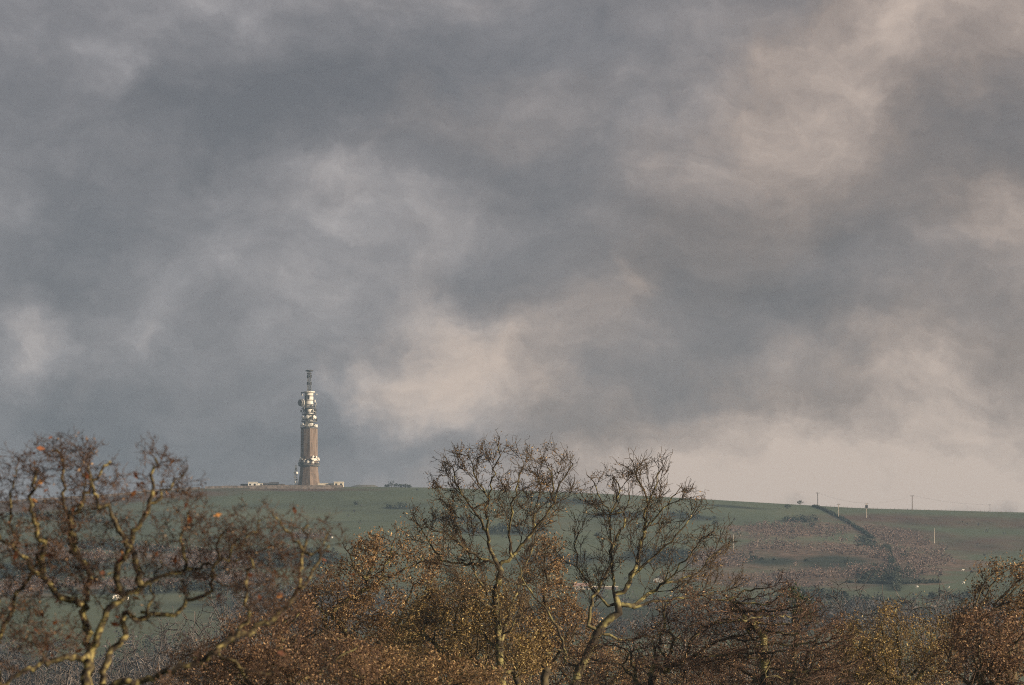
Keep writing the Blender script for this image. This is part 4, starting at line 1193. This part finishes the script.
crown_tree('thorn_tree', 'brown thicket tree low between the two bare oaks', 300, 600, [(600, 675, 50, 30), (560, 680, 44, 34), (640, 680, 50, 26)], 1700, 31, .9, .010, .2, .03,
           M['bark'], M['twig'], [('foliage', M['leaf_brown'], 7000, .055, .16, .8)], kill=.36, step=.26, gap=.15, per=1.5, tl=.5)
crown_tree('thorn_tree', 'dull brown thicket tree low between larch and golden bush', 310, 835, [(835, 672, 50, 26), (870, 676, 40, 24), (790, 680, 40, 22), (720, 676, 50, 22)], 1700, 32, .9, .010, .2, .03,
           M['bark_dark'], M['twig_red'], [('foliage', M['leaf_rust'], 6000, .055, .16, .8)], kill=.36, step=.26, gap=.15, per=1.5, tl=.5)
crown_tree('thorn_tree', 'brown thicket tree behind the golden oak, lowest between oaks', 290, 500, [(500, 665, 50, 36), (450, 670, 50, 34), (410, 660, 40, 40)], 1700, 33, .9, .010, .2, .03,
           M['bark'], M['twig'], [('foliage', M['leaf_brown'], 7000, .06, .16, .8)], kill=.36, step=.26, gap=.15, per=1.5, tl=.5)
crown_tree('thorn_tree', 'dark brown leafless thicket tree behind the scrub at lower left', 280, 225, [(225, 680, 50, 26), (280, 665, 40, 34), (180, 690, 40, 22)], 1500, 34, .9, .009, .2, .028,
           M['bark_dark'], M['twig'], [('foliage', M['leaf_rust'], 3000, .05, .16, .8)], kill=.34, step=.25, gap=.2, per=1.5, tl=.5)
# small dark evergreen beside the larch
crown_tree('evergreen_bush', 'small dark evergreen showing above the larch branches', 232, 795, [(794, 607, 13, 10), (803, 618, 9, 8)], 160, 21, .7, .009, .1, .02,
           M['bark_dark'], M['twig'], [('foliage', M['needle'], 620, .05, .10, 1.0)], gap=.1)

def larch():
    D = 226.0; bx = PT(764, 700, D).x; base = (bx, D, hz(bx, D))
    T = Tree((bx, D, base[2] - .3), 404); rg = T.rng
    T.limb(L3(rg, D, [(765, 760), (764, 690), (764, 637), (747, 619), (738, 608), (729, 600)], 0), .25, .02)
    for L_ in ([(745, 619), (770, 625), (791, 624), (811, 614), (823, 606)], [(732, 602), (765, 605), (780, 596), (789, 585)],
               [(740, 610), (775, 611), (800, 606), (818, 592)], [(729, 600), (745, 590), (768, 588), (790, 580)], [(764, 644), (797, 645), (828, 642), (858, 632)],
               [(762, 652), (724, 655), (690, 659), (655, 662)], [(764, 668), (800, 672), (835, 668), (870, 655)], [(747, 619), (725, 622), (700, 628)],
               [(730, 600), (712, 600), (690, 592)], [(764, 640), (740, 640), (715, 634)], [(755, 628), (785, 634), (815, 630), (840, 618)], [(764, 690), (730, 684), (690, 688)]):
        T.limb(L3(rg, D, L_, .35), .22, .03, (.055, .014))
        T.limb(L3(rg, D, [(x + rg.randn() * 2, y + 4 + rg.rand() * 8) for x, y in L_], .6, rg.randn() * .8), .22, .04, (.035, .010))
    T.twigs(2.2, .55, 3, 60, .75, .1, .3); T.twigs(.9, .3, 2, 2, .9, .15, .35)
    build_tree(T, 'larch_tree', 'larch with dark level branches sweeping right from a mossy trunk', base, .009, .2, .03, M['bark'], M['twig_red'],
               [('foliage', M['leaf_rust'], 2500, .04, .08, .8)])
larch()

# ---- greyer trees farther back: two shapes grown once, then copied
def grey_tree(seed, label, loc):
    T = Tree((0, 0, -.3), seed); rg = T.rng
    T.limb([(0, 0, 1.5), (.2, .1, 3.2)], .5, .05)
    att = []
    while len(att) < 900:
        u = rg.randn(3); u /= np.linalg.norm(u); u *= rg.rand() ** .4
        q = np.array([u[0] * 4.2, u[1] * 4.2, 7 + u[2] * 4.4])
        if vnoise(np.array([q[0] * .6 + 30]), np.array([q[2] * .6 + q[1] * .5 + 60]))[0] > .35: att.append(q)
    T.grow(att, .4, .55, 30, 60, .2, .08); T.twigs(1.5, .7, 3, 4, .8, 0, .3)
    return build_tree(T, 'ash_tree', label, (0, 0, 0), .014, .3, .045, M['twig_grey'], M['twig_grey'], (), 'pale grey leafless trees behind the front wood')
protos = [grey_tree(501, '', None), grey_tree(502, '', None)]
spots = [(252, 640, 470, 1.0, 'pale grey tree in the gap left of the russet oak'), (215, 662, 520, .9, 'pale grey tree behind the right limb of the blurred oak'), (165, 676, 560, .95, 'pale grey tree low behind the blurred oak, right of its trunk'),
         (120, 690, 520, 1.0, 'pale grey tree directly behind the blurred oak trunk'), (70, 695, 500, .9, 'pale grey tree low down left of the blurred oak trunk'), (25, 700, 560, 1.0, 'pale grey tree at the bottom left corner'),
         (840, 640, 520, .95, 'pale grey tree between larch and golden bush'), (925, 640, 520, .9, 'pale grey tree behind the golden leaved bush'), (690, 650, 500, 1.0, 'pale grey tree behind the leaning oak lower branches'),
         (740, 655, 560, .9, 'pale grey tree behind the larch trunk'), (590, 662, 540, .9, 'pale grey tree behind the leaning oak trunk'), (960, 640, 470, .95, 'pale grey tree behind the dark hearted shrub'), (300, 655, 540, .9, 'pale grey tree just left of the russet oak base')]
used = set()
for i, (px, py, D, s, lb) in enumerate(spots):
    pr = protos[i % 2]
    top_z = PT(px, py - 60, D).z
    x = PT(px, 500, D).x; g = hz(x, D)
    sc_ = (top_z - g) / 11.6
    if i % 2 in used:
        o = pr.copy(); COL.objects.link(o)
        for ch in list(pr.children):
            c = ch.copy(); COL.objects.link(c); c.parent = o
    else:
        o = pr; used.add(i % 2)
    o.location = (x, D, g); o.rotation_euler = (0, 0, i * 2.1); o.scale = (sc_ * .8, sc_ * .8, sc_)
    tag(o, lb, 'tree', 'pale grey leafless trees behind the front wood')
